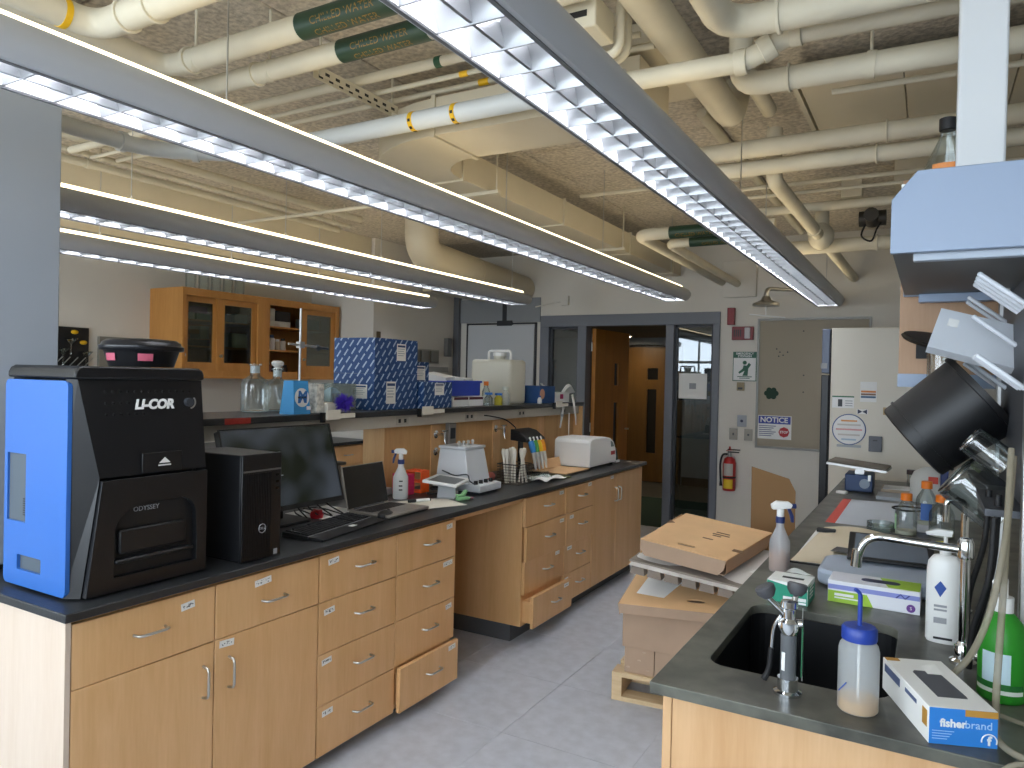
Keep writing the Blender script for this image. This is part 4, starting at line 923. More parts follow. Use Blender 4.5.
# white bread-box shaped instrument at the far end
ti = T('bench_incubator', 'white rounded benchtop instrument with a grey display and red label at the far end', 'instrument', (-2.40,5.40,ZT))
prof = [(5.03,.02),(5.55,.02),(5.56,.06),(5.545,.13),(5.50,.185),(5.43,.22),(5.33,.235),(5.08,.235),(5.04,.22),(5.03,.20)]
M = AX((-2.20,0,ZT),(0,1,0),(0,0,1))
O('body', G().prism(prof,-.30,0,M), WHITE, ti, smooth=25, bevel=.008)
O('front_display', G().add([(-2.46,5.5395,ZT+.140),(-2.25,5.5395,ZT+.140),(-2.27,5.503,ZT+.186),(-2.44,5.503,ZT+.186)],[(0,1,2,3)],Matrix.Translation((0,.004,.002))), DKGREY, ti)
O('side_display', G().prism([(5.44,.150),(5.50,.150),(5.485,.178),(5.45,.195),(5.43,.195)],0,.002,M), mat('display_grey','#63716f',.3), ti)
O('red_label', G().box(-2.1995,5.44,ZT+.085,-2.1975,5.52,ZT+.115), RED, ti)
O('side_window', G().prism([(5.565,.03),(5.62,.03),(5.60,.10),(5.57,.13)],-.28,-.01,M), mat('window_tint','#4f5c58',.25), ti)
O('front_frame', G().prism([(5.562,.012),(5.635,.012),(5.64,.028),(5.562,.028)],-.30,0,M), WHITE, ti)
for y in (5.07,5.52):
    for x in (-2.47,-2.23): O('foot', G().cyl((x,y,ZT),(x,y,ZT+.02),.012,n=10), RUBBER, ti)
S('glass_rod', G().cyl((-2.58,5.45,ZT+.001),(-2.58,5.45,ZT+.40),.004,n=8), WHITE, 'thin white rod standing behind the far white instrument', 'rod')

# service taps on the spine
def tap(label, y, z):
    t = T('service_tap', label, 'tap', (-2.72,y,z), group='chrome service taps on the bench spine')
    O('escutcheon', G().lathe([(0,.0),(.026,0),(.026,.006),(.015,.012),(0,.012)],(0,0,0),18,AX((-2.738,y,z),(0,1,0),(0,0,1))), CHROME, t, smooth=40)
    O('stem', G().cyl((-2.73,y,z),(-2.66,y,z),.009,n=10).cyl((-2.665,y,z+.02),(-2.665,y,z-.03),.010,n=10), CHROME, t, smooth=50)
    O('nozzle', G().cyl((-2.665,y,z-.03),(-2.655,y,z-.07),.008,.005,10), CHROME, t, smooth=50)
    O('lever', G().box(-2.672,y-.03,z+.021,-2.658,y+.03,z+.030), CHROME, t, bevel=.002)
tap('upper chrome service tap behind the white instrument', 3.80,1.225); tap('lower chrome service tap behind the white instrument', 3.80,1.115)
tap('chrome service tap beside the black pipette stand', 4.54,1.225); tap('chrome service tap low behind the far pipettes', 5.02,1.115)
ob = T('outlet_column', 'grey metal outlet column on the spine above the white instrument', 'outlet column', (-2.7,3.92,1.1))
O('column', G().box(-2.7325,3.90,ZT+.0006,-2.70,3.98,1.29), mat('outlet_metal','#9d9c98',.35,.6), ob, bevel=.003); O('outlet', G().box(-2.6999,3.915,1.19,-2.697,3.965,1.26), DKGREY, ob)

# ------------------------------------------------------------------ things on the reagent shelf
SZ = 1.3935
def reagent_bottle(label, x, y, r, h, neck, stopper, liquid=None):
    t = T('glass_bottle', label, 'bottle', (x,y,SZ))
    O('glass_body', G().lathe([(0,.001),(r*.94,.001),(r,.008),(r,h*.58),(r*.92,h*.66),(neck*1.05,h*.76),(neck,h*.80),(neck,h*.96),(neck*1.35,h*.97),(neck*1.35,h)],(x,y,SZ),28), GLASS, t, smooth=50)
    O('glass_foot', G().lathe([(0,.0),(r*.9,.0),(r*.9,.006),(0,.006)],(x,y,SZ+.001),24), mat('glass_thick','#c7cfcf',.1), t)
    O('frosted_neck', G().cyl((x,y,SZ+h*.81),(x,y,SZ+h*.955),neck*.97,n=20,cap=False), frosted('frost','#e9eeee',.75), t, smooth=50)
    if stopper: O('stopper', G().lathe([(0,.0),(neck*.9,0),(neck*.7,.012),(neck*1.3,.022),(neck*1.4,.035),(neck*.9,.045),(0,.046)],(x,y,SZ+h*.98),20), stopper, t, smooth=50)
    return t
reagent_bottle('clear glass reagent bottle with open frosted neck beside the scanner', -2.98,2.565,.068,.245,.024,None)
reagent_bottle('glass reagent bottle with a rounded white stopper behind the blue box', -3.0,2.73,.062,.225,.023,mat('stopper','#d8d4cc',.4))
# blue cartridge box with a big M
mb = T('filter_box', 'light blue box with a white circle and letter M', 'box', (-2.77,2.64,SZ))
MBL = mat('box_skyblue','#3d9ad6',.5)
O('carton', G().add([(-2.80,2.565,SZ),(-2.70,2.565,SZ),(-2.70,2.675,SZ),(-2.80,2.675,SZ),(-2.78,2.572,SZ+.165),(-2.715,2.572,SZ+.165),(-2.715,2.668,SZ+.165),(-2.78,2.668,SZ+.165)],[(3,2,1,0),(4,5,6,7),(0,1,5,4),(1,2,6,5),(2,3,7,6),(3,0,4,7)]), MBL, mb)
M = FX(-2.7050,2.620,SZ+.082) @ XF(rx=-5.2)
O('white_disc', G().cyl((0,0,.0005),(0,0,.0015),.047,n=28,M=M), LWHITE, mb)
text('M', .078, M @ XF((0,0,.002)), mat('m_blue','#2f6fb4',.5), mb, bold=.004, shear=.15)
text('MILLIPORE', .0125, M @ XF((0,0,.0032)), INK, mb, bold=.0004)
O('bar_code', G().box(.028,-.062,.0004,.056,-.044,.0012,M), LWHITE, mb)
wbx = T('foam_carton', 'white perforated carton right of the blue filter box', 'box', (-2.85,2.80,SZ))
O('carton', G().box(-2.95,2.735,SZ,-2.72,2.79,SZ+.15), mat('foam_white','#dad6cc',.7,var=(45,.4)), wbx, bevel=.004)
O('tray', G().box(-2.93,2.795,SZ,-2.70,2.93,SZ+.05), mat('foam_white2','#d9d5cb',.7), wbx, bevel=.004)
ca_ = T('clear_box', 'clear plastic box with a blue bag inside', 'box', (-2.9,3.0,SZ))
O('shell', plate([(-3.0,2.93),(-2.80,2.93),(-2.80,3.12),(-3.0,3.12)],[[(-2.997,2.933),(-2.803,2.933),(-2.803,3.117),(-2.997,3.117)]],.15,XF((0,0,SZ))), GLASS, ca_)
O('blue_bag', G().ball((-2.88,3.01,SZ+.07),.06,16,.8,1,1.0), mat('bag_blue','#8fbfe4',.5), ca_, smooth=60)
pf = T('purple_tuft', 'fluffy purple feather tuft in a small clear stand', 'tuft', (-2.72,2.87,SZ))
O('cup', G().lathe([(0,0),(.03,0),(.04,.10),(.038,.10)],(-2.70,2.88,SZ),16), GLASS, pf, smooth=50)
g = G(); rr = random.Random(3)
for k in range(220):
    th, ph = rr.uniform(0,2*pi), math.acos(rr.uniform(-1,1)); d = Vector((sin(ph)*cos(th),sin(ph)*sin(th),cos(ph)))
    p = Vector((-2.665,2.878,SZ+.055)); g.cyl(p+d*.008, p+d*rr.uniform(.04,.06), .0045, .0008, 4)
o = O('feathers', g, mat('purple_feather','#4527b0',.7), pf); o['kind'] = 'stuff'

def dash_mat(name, bg, fg):
    m = mat(name, bg, .5); nt = m.node_tree; b = nt.nodes['Principled BSDF']
    def mth(op, a, c=None):
        n = nt.nodes.new('ShaderNodeMath'); n.operation = op
        for i, v in enumerate((a, c)):
            if v is None: continue
            if isinstance(v, (int, float)): n.inputs[i].default_value = v
            else: nt.links.new(v, n.inputs[i])
        return n.outputs[0]
    tc = nt.nodes.new('ShaderNodeTexCoord'); sp_ = nt.nodes.new('ShaderNodeSeparateXYZ'); nt.links.new(tc.outputs['Object'], sp_.inputs[0])
    u = mth('ADD', sp_.outputs['X'], sp_.outputs['Y']); v = sp_.outputs['Z']
    a = mth('MULTIPLY', mth('ADD', u, mth('MULTIPLY', v, 1.25)), 1.0); bb = mth('SUBTRACT', mth('MULTIPLY', u, 1.25), v)
    row = mth('FLOOR', mth('DIVIDE', bb, .062)); fb = mth('FRACT', mth('DIVIDE', bb, .062))
    fa = mth('FRACT', mth('ADD', mth('DIVIDE', a, .105), mth('MULTIPLY', row, .37)))
    fine = mth('FRACT', mth('DIVIDE', a, .012))
    k = mth('MULTIPLY', mth('MULTIPLY', mth('LESS_THAN', fa, .70), mth('LESS_THAN', fb, .25)), mth('LESS_THAN', fine, .8))
    mx = nt.nodes.new('ShaderNodeMix'); mx.data_type = 'RGBA'; nt.links.new(k, mx.inputs['Factor']); mx.inputs['A'].default_value = lin(bg); mx.inputs['B'].default_value = lin(fg)
    nt.links.new(mx.outputs['Result'], b.inputs['Base Color']); return m
QB = dash_mat('navy_print', '#1a4377', '#b9c9da'); QB2 = mat('navy_plain','#1c4478',.5)
SLIP = mat('printed_slip','#e6e2d8',.6)
def slip(t, M, w, h):
    """pale printed slip with a dark header and grey lines; M: local xy on the face"""
    s0 = O('paper_slip', G().box(-w/2,-h/2,.0003,w/2,h/2,.0009,M), SLIP, t)
    O('slip_header', G().box(-w*.42,h*.30,.0009,w*.42,h*.42,.0012,M), mat('slip_dark','#35486b',.6), s0)
    for k in range(4): O('slip_line', G().box(-w*.40,h*(.18-.13*k),.0009,w*(.35-.1*(k%2)),h*(.22-.13*k),.0012,M), LGREY, s0)
def navy_box(label, x0,y0,x1,y1,z0,z1, slips):
    t = T('navy_carton', label, 'box', ((x0+x1)/2,(y0+y1)/2,z0), group='navy dash-printed cartons on the shelf')
    O('carton', G().box(x0,y0,z0,x1,y1,z1), QB, t, bevel=.002)
    O('lid_seam', G().box(x0+.004,(y0+y1)/2-.003,z1+.0002,x1-.004,(y0+y1)/2+.003,z1+.001), QB2, t)
    for face, a, b_, w, h in slips:
        slip(t, FX(x1,y0+a,z0+b_) if face == 'f' else FY(x0+a,y0,z0+b_), w, h)
navy_box('lower of the two big navy patterned cartons, two slips on its side', -3.05,3.20,-2.74,3.60,SZ,SZ+.208,[('f',.15,.10,.085,.13),('s',.20,.105,.12,.08)])
navy_box('upper of the two big navy patterned cartons on the shelf', -3.05,3.20,-2.74,3.60,SZ+.2085,SZ+.415,[('f',.24,.13,.085,.10)])
navy_box('small upright navy carton behind the lowest one', -2.98,3.62,-2.80,3.80,SZ,SZ+.29,[('f',.09,.22,.10,.09)])
navy_box('low navy carton in front of the upright one', -2.795,3.62,-2.70,3.92,SZ,SZ+.165,[('f',.16,.12,.10,.075)])
# ring stand
rg = T('ring_stand', 'steel ring stand with a clamp behind the shelf bottles', 'ring stand', (-3.02,2.98,SZ))
O('foot', G().box(-3.09,2.90,SZ,-2.96,2.925,SZ+.012) , DKGREY, rg, bevel=.003)
O('rod', G().cyl((-3.03,2.915,SZ+.012),(-3.03,2.915,1.955),.006,n=10), mat('rod_white','#d7d9da',.3,.3), rg, smooth=50)
O('clamp', G().cyl((-3.03,2.83,1.755),(-3.03,3.06,1.745),.006,n=8).box(-3.045,2.90,1.735,-3.015,2.935,1.77), STEEL, rg)
O('clamp_jaw', G().cyl((-3.03,3.05,1.745),(-3.03,3.13,1.74),.010,.006,8).cyl((-3.03,3.04,1.75),(-3.03,3.06,1.735),.014,n=8), DKGREY, rg)
# blue bin with papers
bn = T('blue_bin', 'bright blue open bin with white papers heaped in it', 'bin', (-2.95,4.18,SZ))
BINB = mat('bin_blue','#2c49b8',.4)
O('shell', plate([(-3.06,4.02),(-2.80,4.02),(-2.80,4.42),(-3.06,4.42)],[[(-3.055,4.025),(-2.805,4.025),(-2.805,4.415),(-3.055,4.415)]],.10,XF((0,0,SZ+.07))), BINB, bn, bevel=.002)
O('rim', G().box(-2.805,4.01,SZ+.16,-2.79,4.43,SZ+.175), BINB, bn); O('bottom', G().box(-3.055,4.025,SZ+.07,-2.805,4.415,SZ+.075), BINB, bn)
for k,w in enumerate(('left','middle','right')):
    tag(O('white_packet', G().box(-.085,-.05,0,.085,.05,.045,XF((-2.93,4.095+.125*k,SZ+.15+(.02,.012,.0)[k]),rx=(6,-4,3)[k],ry=(10,6,4)[k],rz=(3,-4,2)[k])), WHITEP, None, bevel=.003), w+' one of three white packets heaped in the blue bin', 'packet', 'white packets in the blue bin')
for i,(lbl,a,b_) in enumerate((('flat white carton under the left of the blue bin',4.03,4.21),('flat white carton under the right of the blue bin',4.215,4.40))):
    t = T('flat_carton', lbl, 'box', (-2.9,a,SZ)); O('carton', G().box(-3.05,a,SZ,-2.76,b_,SZ+.065), WHITEP, t, bevel=.002); O('stripe', G().box(-2.7598,a+.004,SZ+.045,-2.759,b_-.004,SZ+.063), mat('slip_wine','#5a2a3c',.6), t)
def small_bottle(label, x, y, r, h, body, cap, capr=.6):
    t = T('small_bottle', label, 'bottle', (x,y,SZ), group='small bottles beside the carboy')
    O('body', G().lathe([(0,.0005),(r,.0005),(r,h*.6),(r*.55,h*.78),(r*.5,h*.9),(0,h*.9)],(x,y,SZ),18), body, t, smooth=50)
    O('cap', G().cyl((x,y,SZ+h*.86),(x,y,SZ+h*1.04),r*capr,n=16), cap, t, smooth=40)
small_bottle('small clear bottle with an orange cap', -2.80,4.50,.030,.165,GLASS,ORANGE)
small_bottle('squat clear jar with a blue lid, left', -2.74,4.44,.032,.09,GLASS,mat('cap_blue','#2f74c4',.4),.9)
small_bottle('squat clear jar with a blue lid and yellow liquid', -2.73,4.56,.030,.085,frosted('yellow_liq','#d7c93a',.7),mat('cap_blue','#2f74c4',.4),.9)
small_bottle('clear square bottle with a white label left of the carboy', -2.73,4.66,.030,.13,frosted('clearish','#dfe6e2',.4),mat('cap_pale','#cfd6cc',.4),.8)
# carboy
cy = T('carboy', 'large translucent white rectangular carboy with a handle on the shelf', 'carboy', (-2.95,4.9,SZ))
CW = frosted('carboy_plastic','#e6e4d6',.93)
O('tank', G().box(-3.12,4.78,SZ,-2.76,5.03,SZ+.34), CW, cy, bevel=.025, seg=3)
O('neck', G().cyl((-2.93,4.90,SZ+.34),(-2.93,4.90,SZ+.38),.045,n=20), CW, cy, smooth=40)
O('cap', G().cyl((-2.93,4.90,SZ+.37),(-2.93,4.90,SZ+.395),.052,n=20), WHITE, cy, smooth=40)
O('handle', G().tube(path([(-3.03,4.90,SZ+.34),(-3.03,4.90,SZ+.41),(-2.83,4.90,SZ+.41),(-2.83,4.90,SZ+.34)],.025),.010,8), WHITE, cy, smooth=60)
# wipes box etc. at far end
kw = T('wipes_box', 'dark blue box with a cartoon-free round sticker and a tissue sticking out', 'box', (-2.85,5.35,SZ)); kw['label'] = 'dark blue wipes box with an orange round sticker and a wipe sticking out'
O('carton', G().box(-2.98,5.22,SZ,-2.74,5.50,SZ+.14), mat('wipes_blue','#24518c',.5), kw, bevel=.002)
O('round_sticker', G().cyl((-2.7399,5.27,SZ+.075),(-2.7385,5.27,SZ+.075),.042,n=20), mat('sticker_orange','#d9a184',.5), kw)
O('tissue', G().sheet(lambda u,v: (-2.80+.03*sin(5*v), 5.40+.12*u, SZ+.10+.06*v*(1-u*.5)+.01*sin(7*u)), 6, 5), WHITEP, kw, smooth=60)
small_bottle('tiny white bottle with a blue cap before the wipes box', -2.71,5.17,.018,.06,WHITE,BLUE)
gx = T('glove_box', 'white glove box with a pink spot at the far shelf end', 'box', (-2.85,5.7,SZ))
O('carton', G().box(-2.95,5.53,SZ,-2.75,5.80,SZ+.085), WHITEP, gx, bevel=.002); O('print', G().box(-2.7498,5.62,SZ+.03,-2.749,5.68,SZ+.07), mat('magenta_print','#c0306a',.5), gx)
O('glove', G().sheet(lambda u,v: (-2.74+.03*sin(4*v+u), 5.62+.22*u, SZ+.09+.07*sin(pi*u)*(1-v)-.02*v), 8, 4), WHITEP, gx, smooth=60)
hg = T('hanging_strap', 'white paper strap dangling over the far shelf edge', 'strap', (-2.655,5.68,1.3))
O('strap', G().tube([(-2.655,5.66,SZ+.07),(-2.648,5.68,SZ),(-2.645,5.72,1.27),(-2.645,5.73,1.20)],[.018,.018,.014,.006],8,flat=.3), WHITEP, hg, smooth=60)
ht = T('tape_tool', 'white dropper tube hanging from the far shelf edge', 'dropper', (-2.655,5.5,1.2))
O('tube', G().cyl((-2.655,5.50,1.37),(-2.655,5.44,1.19),.012,.006,10), PWHITE, ht, smooth=50); O('collar', G().cyl((-2.655,5.475,1.30),(-2.655,5.47,1.28),.013,n=10), LGREY, ht)
# clip-on holders along the shelf edge
for i,(y,L,lbl) in enumerate(((2.70,.24,'left clip-on white label holder on the shelf edge'),(3.50,.26,'middle clip-on white label holder below the navy cartons'),(5.30,.26,'far clip-on white label holder at the shelf end'))):
    t = T('label_holder', lbl, 'label holder', (-2.65,y,1.37))
    O('bracket', G().box(-2.6595,y,1.350,-2.640,y+.02,1.40), BLACK, t)
    O('card', G().box(-2.6395,y+.02,1.362,-2.632,y+L*.5,1.412), PS, t, bevel=.002); O('rail', G().box(-2.6595,y+.02,1.366,-2.64,y+L,1.392), PS, t, bevel=.003)
# ------------------------------------------------------------------ right bench: eyewash, bottles, boxes
ew = T('eyewash_station', 'chrome drench hose eyewash with two grey rubber heads at the sink', 'eyewash', (-.259,1.705,ZT))
ex, ey = -.259, 1.705
O('collar', G().lathe([(0,0),(.030,0),(.030,.006),(.022,.010),(.022,.036),(0,.036)],(ex,ey,ZT+.0005),24), CHROME, ew, smooth=40)
O('grip', G().cyl((ex,ey,ZT+.036),(ex,ey,ZT+.132),.017,n=20), mat('grip_grey','#5d6063',.45), ew, smooth=40)
O('grip_label', G().box(-.004,-.0002,-.02,.004,.0012,.02,XF((ex-.008,ey-.0165,ZT+.075),rz=-25)), WHITE, ew)
O('valve_body', G().lathe([(0,.132),(.016,.132),(.021,.145),(.021,.16),(.013,.168),(.013,.188),(.018,.192),(.018,.205),(0,.207)],(ex,ey,ZT),20), CHROME, ew, smooth=40)
O('cross_tee', G().cyl((ex-.022,ey-.004,ZT+.152),(ex+.026,ey+.006,ZT+.158),.010,n=12), CHROME, ew, smooth=40)
O('lever', G().tube(smooth_path([(ex-.018,ey,ZT+.17),(ex-.032,ey,ZT+.14),(ex-.036,ey,ZT+.09)],5),.004,8), CHROME, ew, smooth=60)
O('lever_grip', G().tube(smooth_path([(ex-.036,ey-.002,ZT+.095),(ex-.040,ey-.002,ZT+.05),(ex-.050,ey-.002,ZT+.022)],5),[.006]*8+[.007]*3,8), RUBBER, ew, smooth=60)
for dx, dy, dz in ((-.048,-.012,.222),(.010,.030,.226)):
    h = O('spray_arm', G().cyl((ex+dx*.15,ey+dy*.15,ZT+.175),(ex+dx*.9,ey+dy*.9,ZT+dz-.014),.0062,n=10), CHROME, ew, smooth=50)
    M = AX((ex+dx,ey+dy,ZT+dz),(1,0,0),(0,.35,.94)) 
    ax = Vector((dx,dy,.10)).normalized()
    O('spray_head', G().lathe([(0,-.014),(.012,-.014),(.021,-.002),(.022,.010),(.018,.014),(0,.014)],(0,0,0),20,AX((ex+dx,ey+dy,ZT+dz), ax.cross(Vector((0,1,0))), ax.cross(ax.cross(Vector((0,1,0)))))), mat('rubber_grey','#4a4a4d',.55), h, smooth=40)
O('green_tag', G().box(ex+.026,ey+.004,ZT+.04,ex+.028,ey+.022,ZT+.15), mat('tag_green','#1f6b45',.5), ew)
O('tag_chain', G().cyl((ex+.028,ey+.012,ZT+.03),(ex+.026,ey+.012,ZT+.19),.0012,n=5), STEEL, ew)

wx, wy = -.118, 1.70
wa = T('wash_bottle', 'squat translucent wash bottle with blue cap and spout, amber liquid at the bottom', 'wash bottle', (wx,wy,ZT))
O('bottle', G().lathe([(0,.001),(.036,.001),(.040,.006),(.040,.128),(.037,.140),(.030,.150),(.026,.155),(.026,.165),(0,.165)],(wx,wy,ZT),32), frosted('ldpe','#eef3f4',.38,.3), wa, smooth=50)
O('liquid', G().lathe([(0,.003),(.037,.003),(.0385,.006),(.0385,.028),(0,.028)],(wx,wy,ZT),28), mat('amber_liquid','#c79a55',.2), wa, smooth=40)
O('cap', G().lathe([(0,.150),(.034,.150),(.035,.153),(.035,.174),(.031,.179),(0,.180)],(wx,wy,ZT),32), mat('cap_cobalt','#24409a',.4), wa, smooth=40)
O('spout', G().tube(smooth_path([(wx,wy,ZT+.178),(wx,wy,ZT+.225),(wx-.001,wy-.001,ZT+.246),(wx-.010,wy-.006,ZT+.256)],5),[.0048]*10+[.004]*6,10), mat('cap_cobalt','#24409a',.4), wa, smooth=60)
O('dip_tube', G().cyl((wx,wy,ZT+.01),(wx,wy,ZT+.15),.003,n=6), WHITE, wa)
O('blue_mark', G().box(-.0155,-.0012,-.001,.0155,0,.001,XF((wx-.027,wy-.0305,ZT+.055),ry=-50,rz=-40)), BLUE, wa)

fb = T('glove_box', 'white and blue glove box lying at the bench corner, oval opening on top', 'glove box', (.012,1.618,ZT), rz=21, world=False)
PRB = mat('print_blue','#2f7fd0',.45); 
O('carton', G().box(0,0,.0005,.122,.255,.071), WHITEP, fb, bevel=.0012)
O('blue_end', G().box(.0005,-.0009,.001,.1215,-.0001,.0705), PRB, fb)
O('gold_corner', G().box(.064,-.0016,.058,.1215,-.0009,.0705), mat('print_gold','#b9883a',.5), fb)
text('fisher', .021, AX((.043,-.0012,.042),(1,0,0),(0,0,1)), LWHITE, fb, bold=.0007); text('brand', .021, AX((.088,-.0012,.042),(1,0,0),(0,0,1)), mat('print_pale','#a8c8ea',.5), fb)
M = AX((.107,-.0012,.014),(1,0,0),(0,0,1))
O('round_logo', G().tube([M @ Vector((.0135*cos(radians(a)),.0135*sin(radians(a)),0)) for a in range(-20,200,15)],.0013,6), LWHITE, fb); text('f', .024, M, LWHITE, fb, bold=.001)
for k in range(4): O('fine_print', G().box(.006,-.0014,.026-.005*k,.045-.004*k,-.0009,.0272-.005*k), mat('print_pale','#a8c8ea',.5), fb)
O('opening', G().prism([(.035,.05),(.09,.05),(.092,.06),(.088,.175),(.08,.185),(.04,.185),(.034,.175)],.0712,.0716), mat('glove_grey','#54565c',.6), fb)
O('lid_flap', G().add([(.06,.165,.073),(.092,.165,.073),(.092,.21,.078),(.06,.21,.074)],[(0,1,2,3)]), WHITEP, fb)
O('size_badge', G().box(-.0009,.008,.028,-.0001,.030,.060), mat('print_gold','#b9883a',.5), fb)
O('side_print', G().box(-.0009,.06,.05,-.0002,.12,.058).box(-.0009,.15,.045,-.0002,.24,.062), mat('print_slate','#5d6a8c',.5), fb)
O('gold_tab', G().box(.002,.235,.0711,.03,.253,.0716), mat('print_gold','#b9883a',.5), fb)

tx_ = T('tissue_box', 'small green and white tissue wipes box with a wipe pulled up', 'tissue box', (-.435,2.405,ZT), rz=-2, world=False)
O('carton', G().box(0,0,.0005,.122,.122,.066), WHITEP, tx_, bevel=.001)
TGR = mat('tissue_green','#1f8f72',.5)
O('green_front', G().prism([(.001,.001),(.121,.001),(.121,.045),(.001,.0655)],0,.0008,AX((0,-.0001,0),(1,0,0),(0,0,1))), TGR, tx_)
O('green_side', G().prism([(.001,.001),(.121,.001),(.121,.05),(.001,.06)],0,.0008,AX((.1221,0,0),(0,1,0),(0,0,1))), TGR, tx_)
O('print_line', G().box(.05,-.0016,.012,.118,-.0009,.022), LWHITE, tx_); O('print_line', G().box(.06,-.0016,.003,.118,-.0009,.009), LWHITE, tx_)
for k in range(4): O('print_line', G().box(.1229,.03,.05-.011*k,.1236,.10-.008*k,.055-.011*k), LWHITE, tx_)
O('slot', G().box(.035,.05,.0661,.10,.072,.0664), RUBBER, tx_)
O('wipe', G().sheet(lambda u,v: (.045+.065*u+.01*v, .06+.05*v+.005*sin(8*u), .0665+.030*(1-v)*sin(pi*(.15+.7*u))+.004), 8, 6), WHITEP, tx_, smooth=60)

ng = T('glove_box', 'long white and lime green glove box behind the sink', 'glove box', (-.268,2.505,ZT), rz=-1, world=False)
O('carton', G().box(0,0,.0005,.256,.125,.068), mat('carton_pale','#e2e4ea',.6), ng, bevel=.001)
LIM = mat('lime_print','#9cc23a',.5); LAV = mat('lavender_print','#8790cf',.5)
O('lime_patch', G().prism([(.001,.001),(.13,.001),(.112,.037),(.001,.037)],0,.0009,AX((0,-.0001,0),(1,0,0),(0,0,1))), LIM, ng)
O('lavender_band', G().box(.001,-.0009,.042,.255,-.0001,.056), LAV, ng)
O('purple_dot', G().cyl((.232,-.0012,.017),(.232,-.0001,.017),.012,n=20), mat('purple_dot','#6a3f8e',.5), ng); text('S', .013, AX((.232,-.0014,.017),(1,0,0),(0,0,1)), LWHITE, ng)
M = AX((.21,-.0012,.049),(1,0,0),(0,0,1)); 
O('wave_mark', G().tube([M @ Vector((-.018+.012*k,(.006 if k % 2 else -.006),0)) for k in range(4)],.0022,6), mat('wave_navy','#3a3f86',.5), ng)
O('print_line', G().box(.02,-.0016,.022,.075,-.0010,.030), LWHITE, ng); O('print_line', G().box(.02,-.0016,.014,.09,-.0010,.018), LWHITE, ng)
O('lime_top', G().prism([(.17,.01),(.255,.01),(.255,.12),(.14,.12)],.0681,.0686), LIM, ng)
O('opening', G().prism(rrect(.09,.045,.20,.085,.018),.0687,.0692), mat('glove_navy','#232a4c',.6), ng)

so = T('soap_bottle', 'white flat lotion pump bottle with a blue diamond emblem', 'soap bottle', (.045,2.285,ZT))
sxx, syy = .045, 2.285
O('bottle', G().lathe([(0,.0005),(.040,.0005),(.043,.006),(.043,.19),(.040,.215),(.028,.232),(.014,.236),(0,.236)],(sxx,syy,ZT),28,None,1,.62), WHITE, so, smooth=50)
O('pump', G().cyl((sxx,syy,ZT+.236),(sxx,syy,ZT+.252),.014,n=16).cyl((sxx,syy,ZT+.252),(sxx,syy,ZT+.285),.005,n=8).prism([(-.045,.285),(.014,.285),(.016,.300),(-.02,.302),(-.048,.292)],-.009,.009,AX((sxx,syy,ZT),(1,0,0),(0,0,1))), WHITE, so, smooth=30)
O('diamond', G().prism([(-.014,.150),(0,.168),(.014,.150),(0,.125)],0,.001,AX((sxx-.010,syy-.0268,ZT),(1,0,0),(0,0,1))), mat('diamond_blue','#2c4f9e',.5), so)
for k,(a,b_) in enumerate(((.098,.104),(.088,.093),(.055,.07),(.012,.018))): O('label_print', G().box(sxx-.024,syy-.0275,ZT+a,sxx+(.006 if k < 3 else .02),syy-.0262,ZT+b_), LGREY if k != 3 else INK, so)

fa = T('sink_faucet', 'chrome gooseneck lab faucet with side valve reaching over the sink', 'faucet', (.085,2.13,ZT))
fx, fy = .085, 2.13
O('base', G().lathe([(0,0),(.030,0),(.030,.008),(.020,.014),(.020,.045),(.013,.055),(0,.055)],(fx,fy,ZT+.0005),22), CHROME, fa, smooth=40)
O('riser', G().cyl((fx,fy,ZT+.05),(fx,fy,ZT+.30),.0115,n=16), CHROME, fa, smooth=40)
O('swivel', G().lathe([(0,.262),(.018,.262),(.019,.268),(.019,.300),(.014,.312),(0,.314)],(fx,fy,ZT),18), CHROME, fa, smooth=40)
O('spout', G().tube(path([(fx,fy,ZT+.282),(fx-.225,fy+.005,ZT+.292),(fx-.243,fy+.005,ZT+.225)],.045),.0105,14), CHROME, fa, smooth=60)
O('spout_tip', G().cyl((fx-.2425,fy+.005,ZT+.250),(fx-.246,fy+.005,ZT+.205),.0125,.014,14), CHROME, fa, smooth=50)
O('valve', G().cyl((fx,fy,ZT+.03),(fx+.055,fy-.035,ZT+.03),.012,n=12), CHROME, fa, smooth=40)
O('valve_handle', G().tube([(fx+.040,fy-.075,ZT+.022),(fx+.057,fy-.036,ZT+.030),(fx+.074,fy+.004,ZT+.038)],[.005,.008,.005],8).tube([(fx+.03,fy-.04,ZT+.05),(fx+.057,fy-.036,ZT+.03),(fx+.084,fy-.032,ZT+.01)],[.005,.008,.005],8), CHROME, fa, smooth=60)
O('index_button', G().cyl((fx+.060,fy-.040,ZT+.031),(fx+.064,fy-.044,ZT+.032),.007,n=12), mat('index_green','#1e7b52',.4), fa)

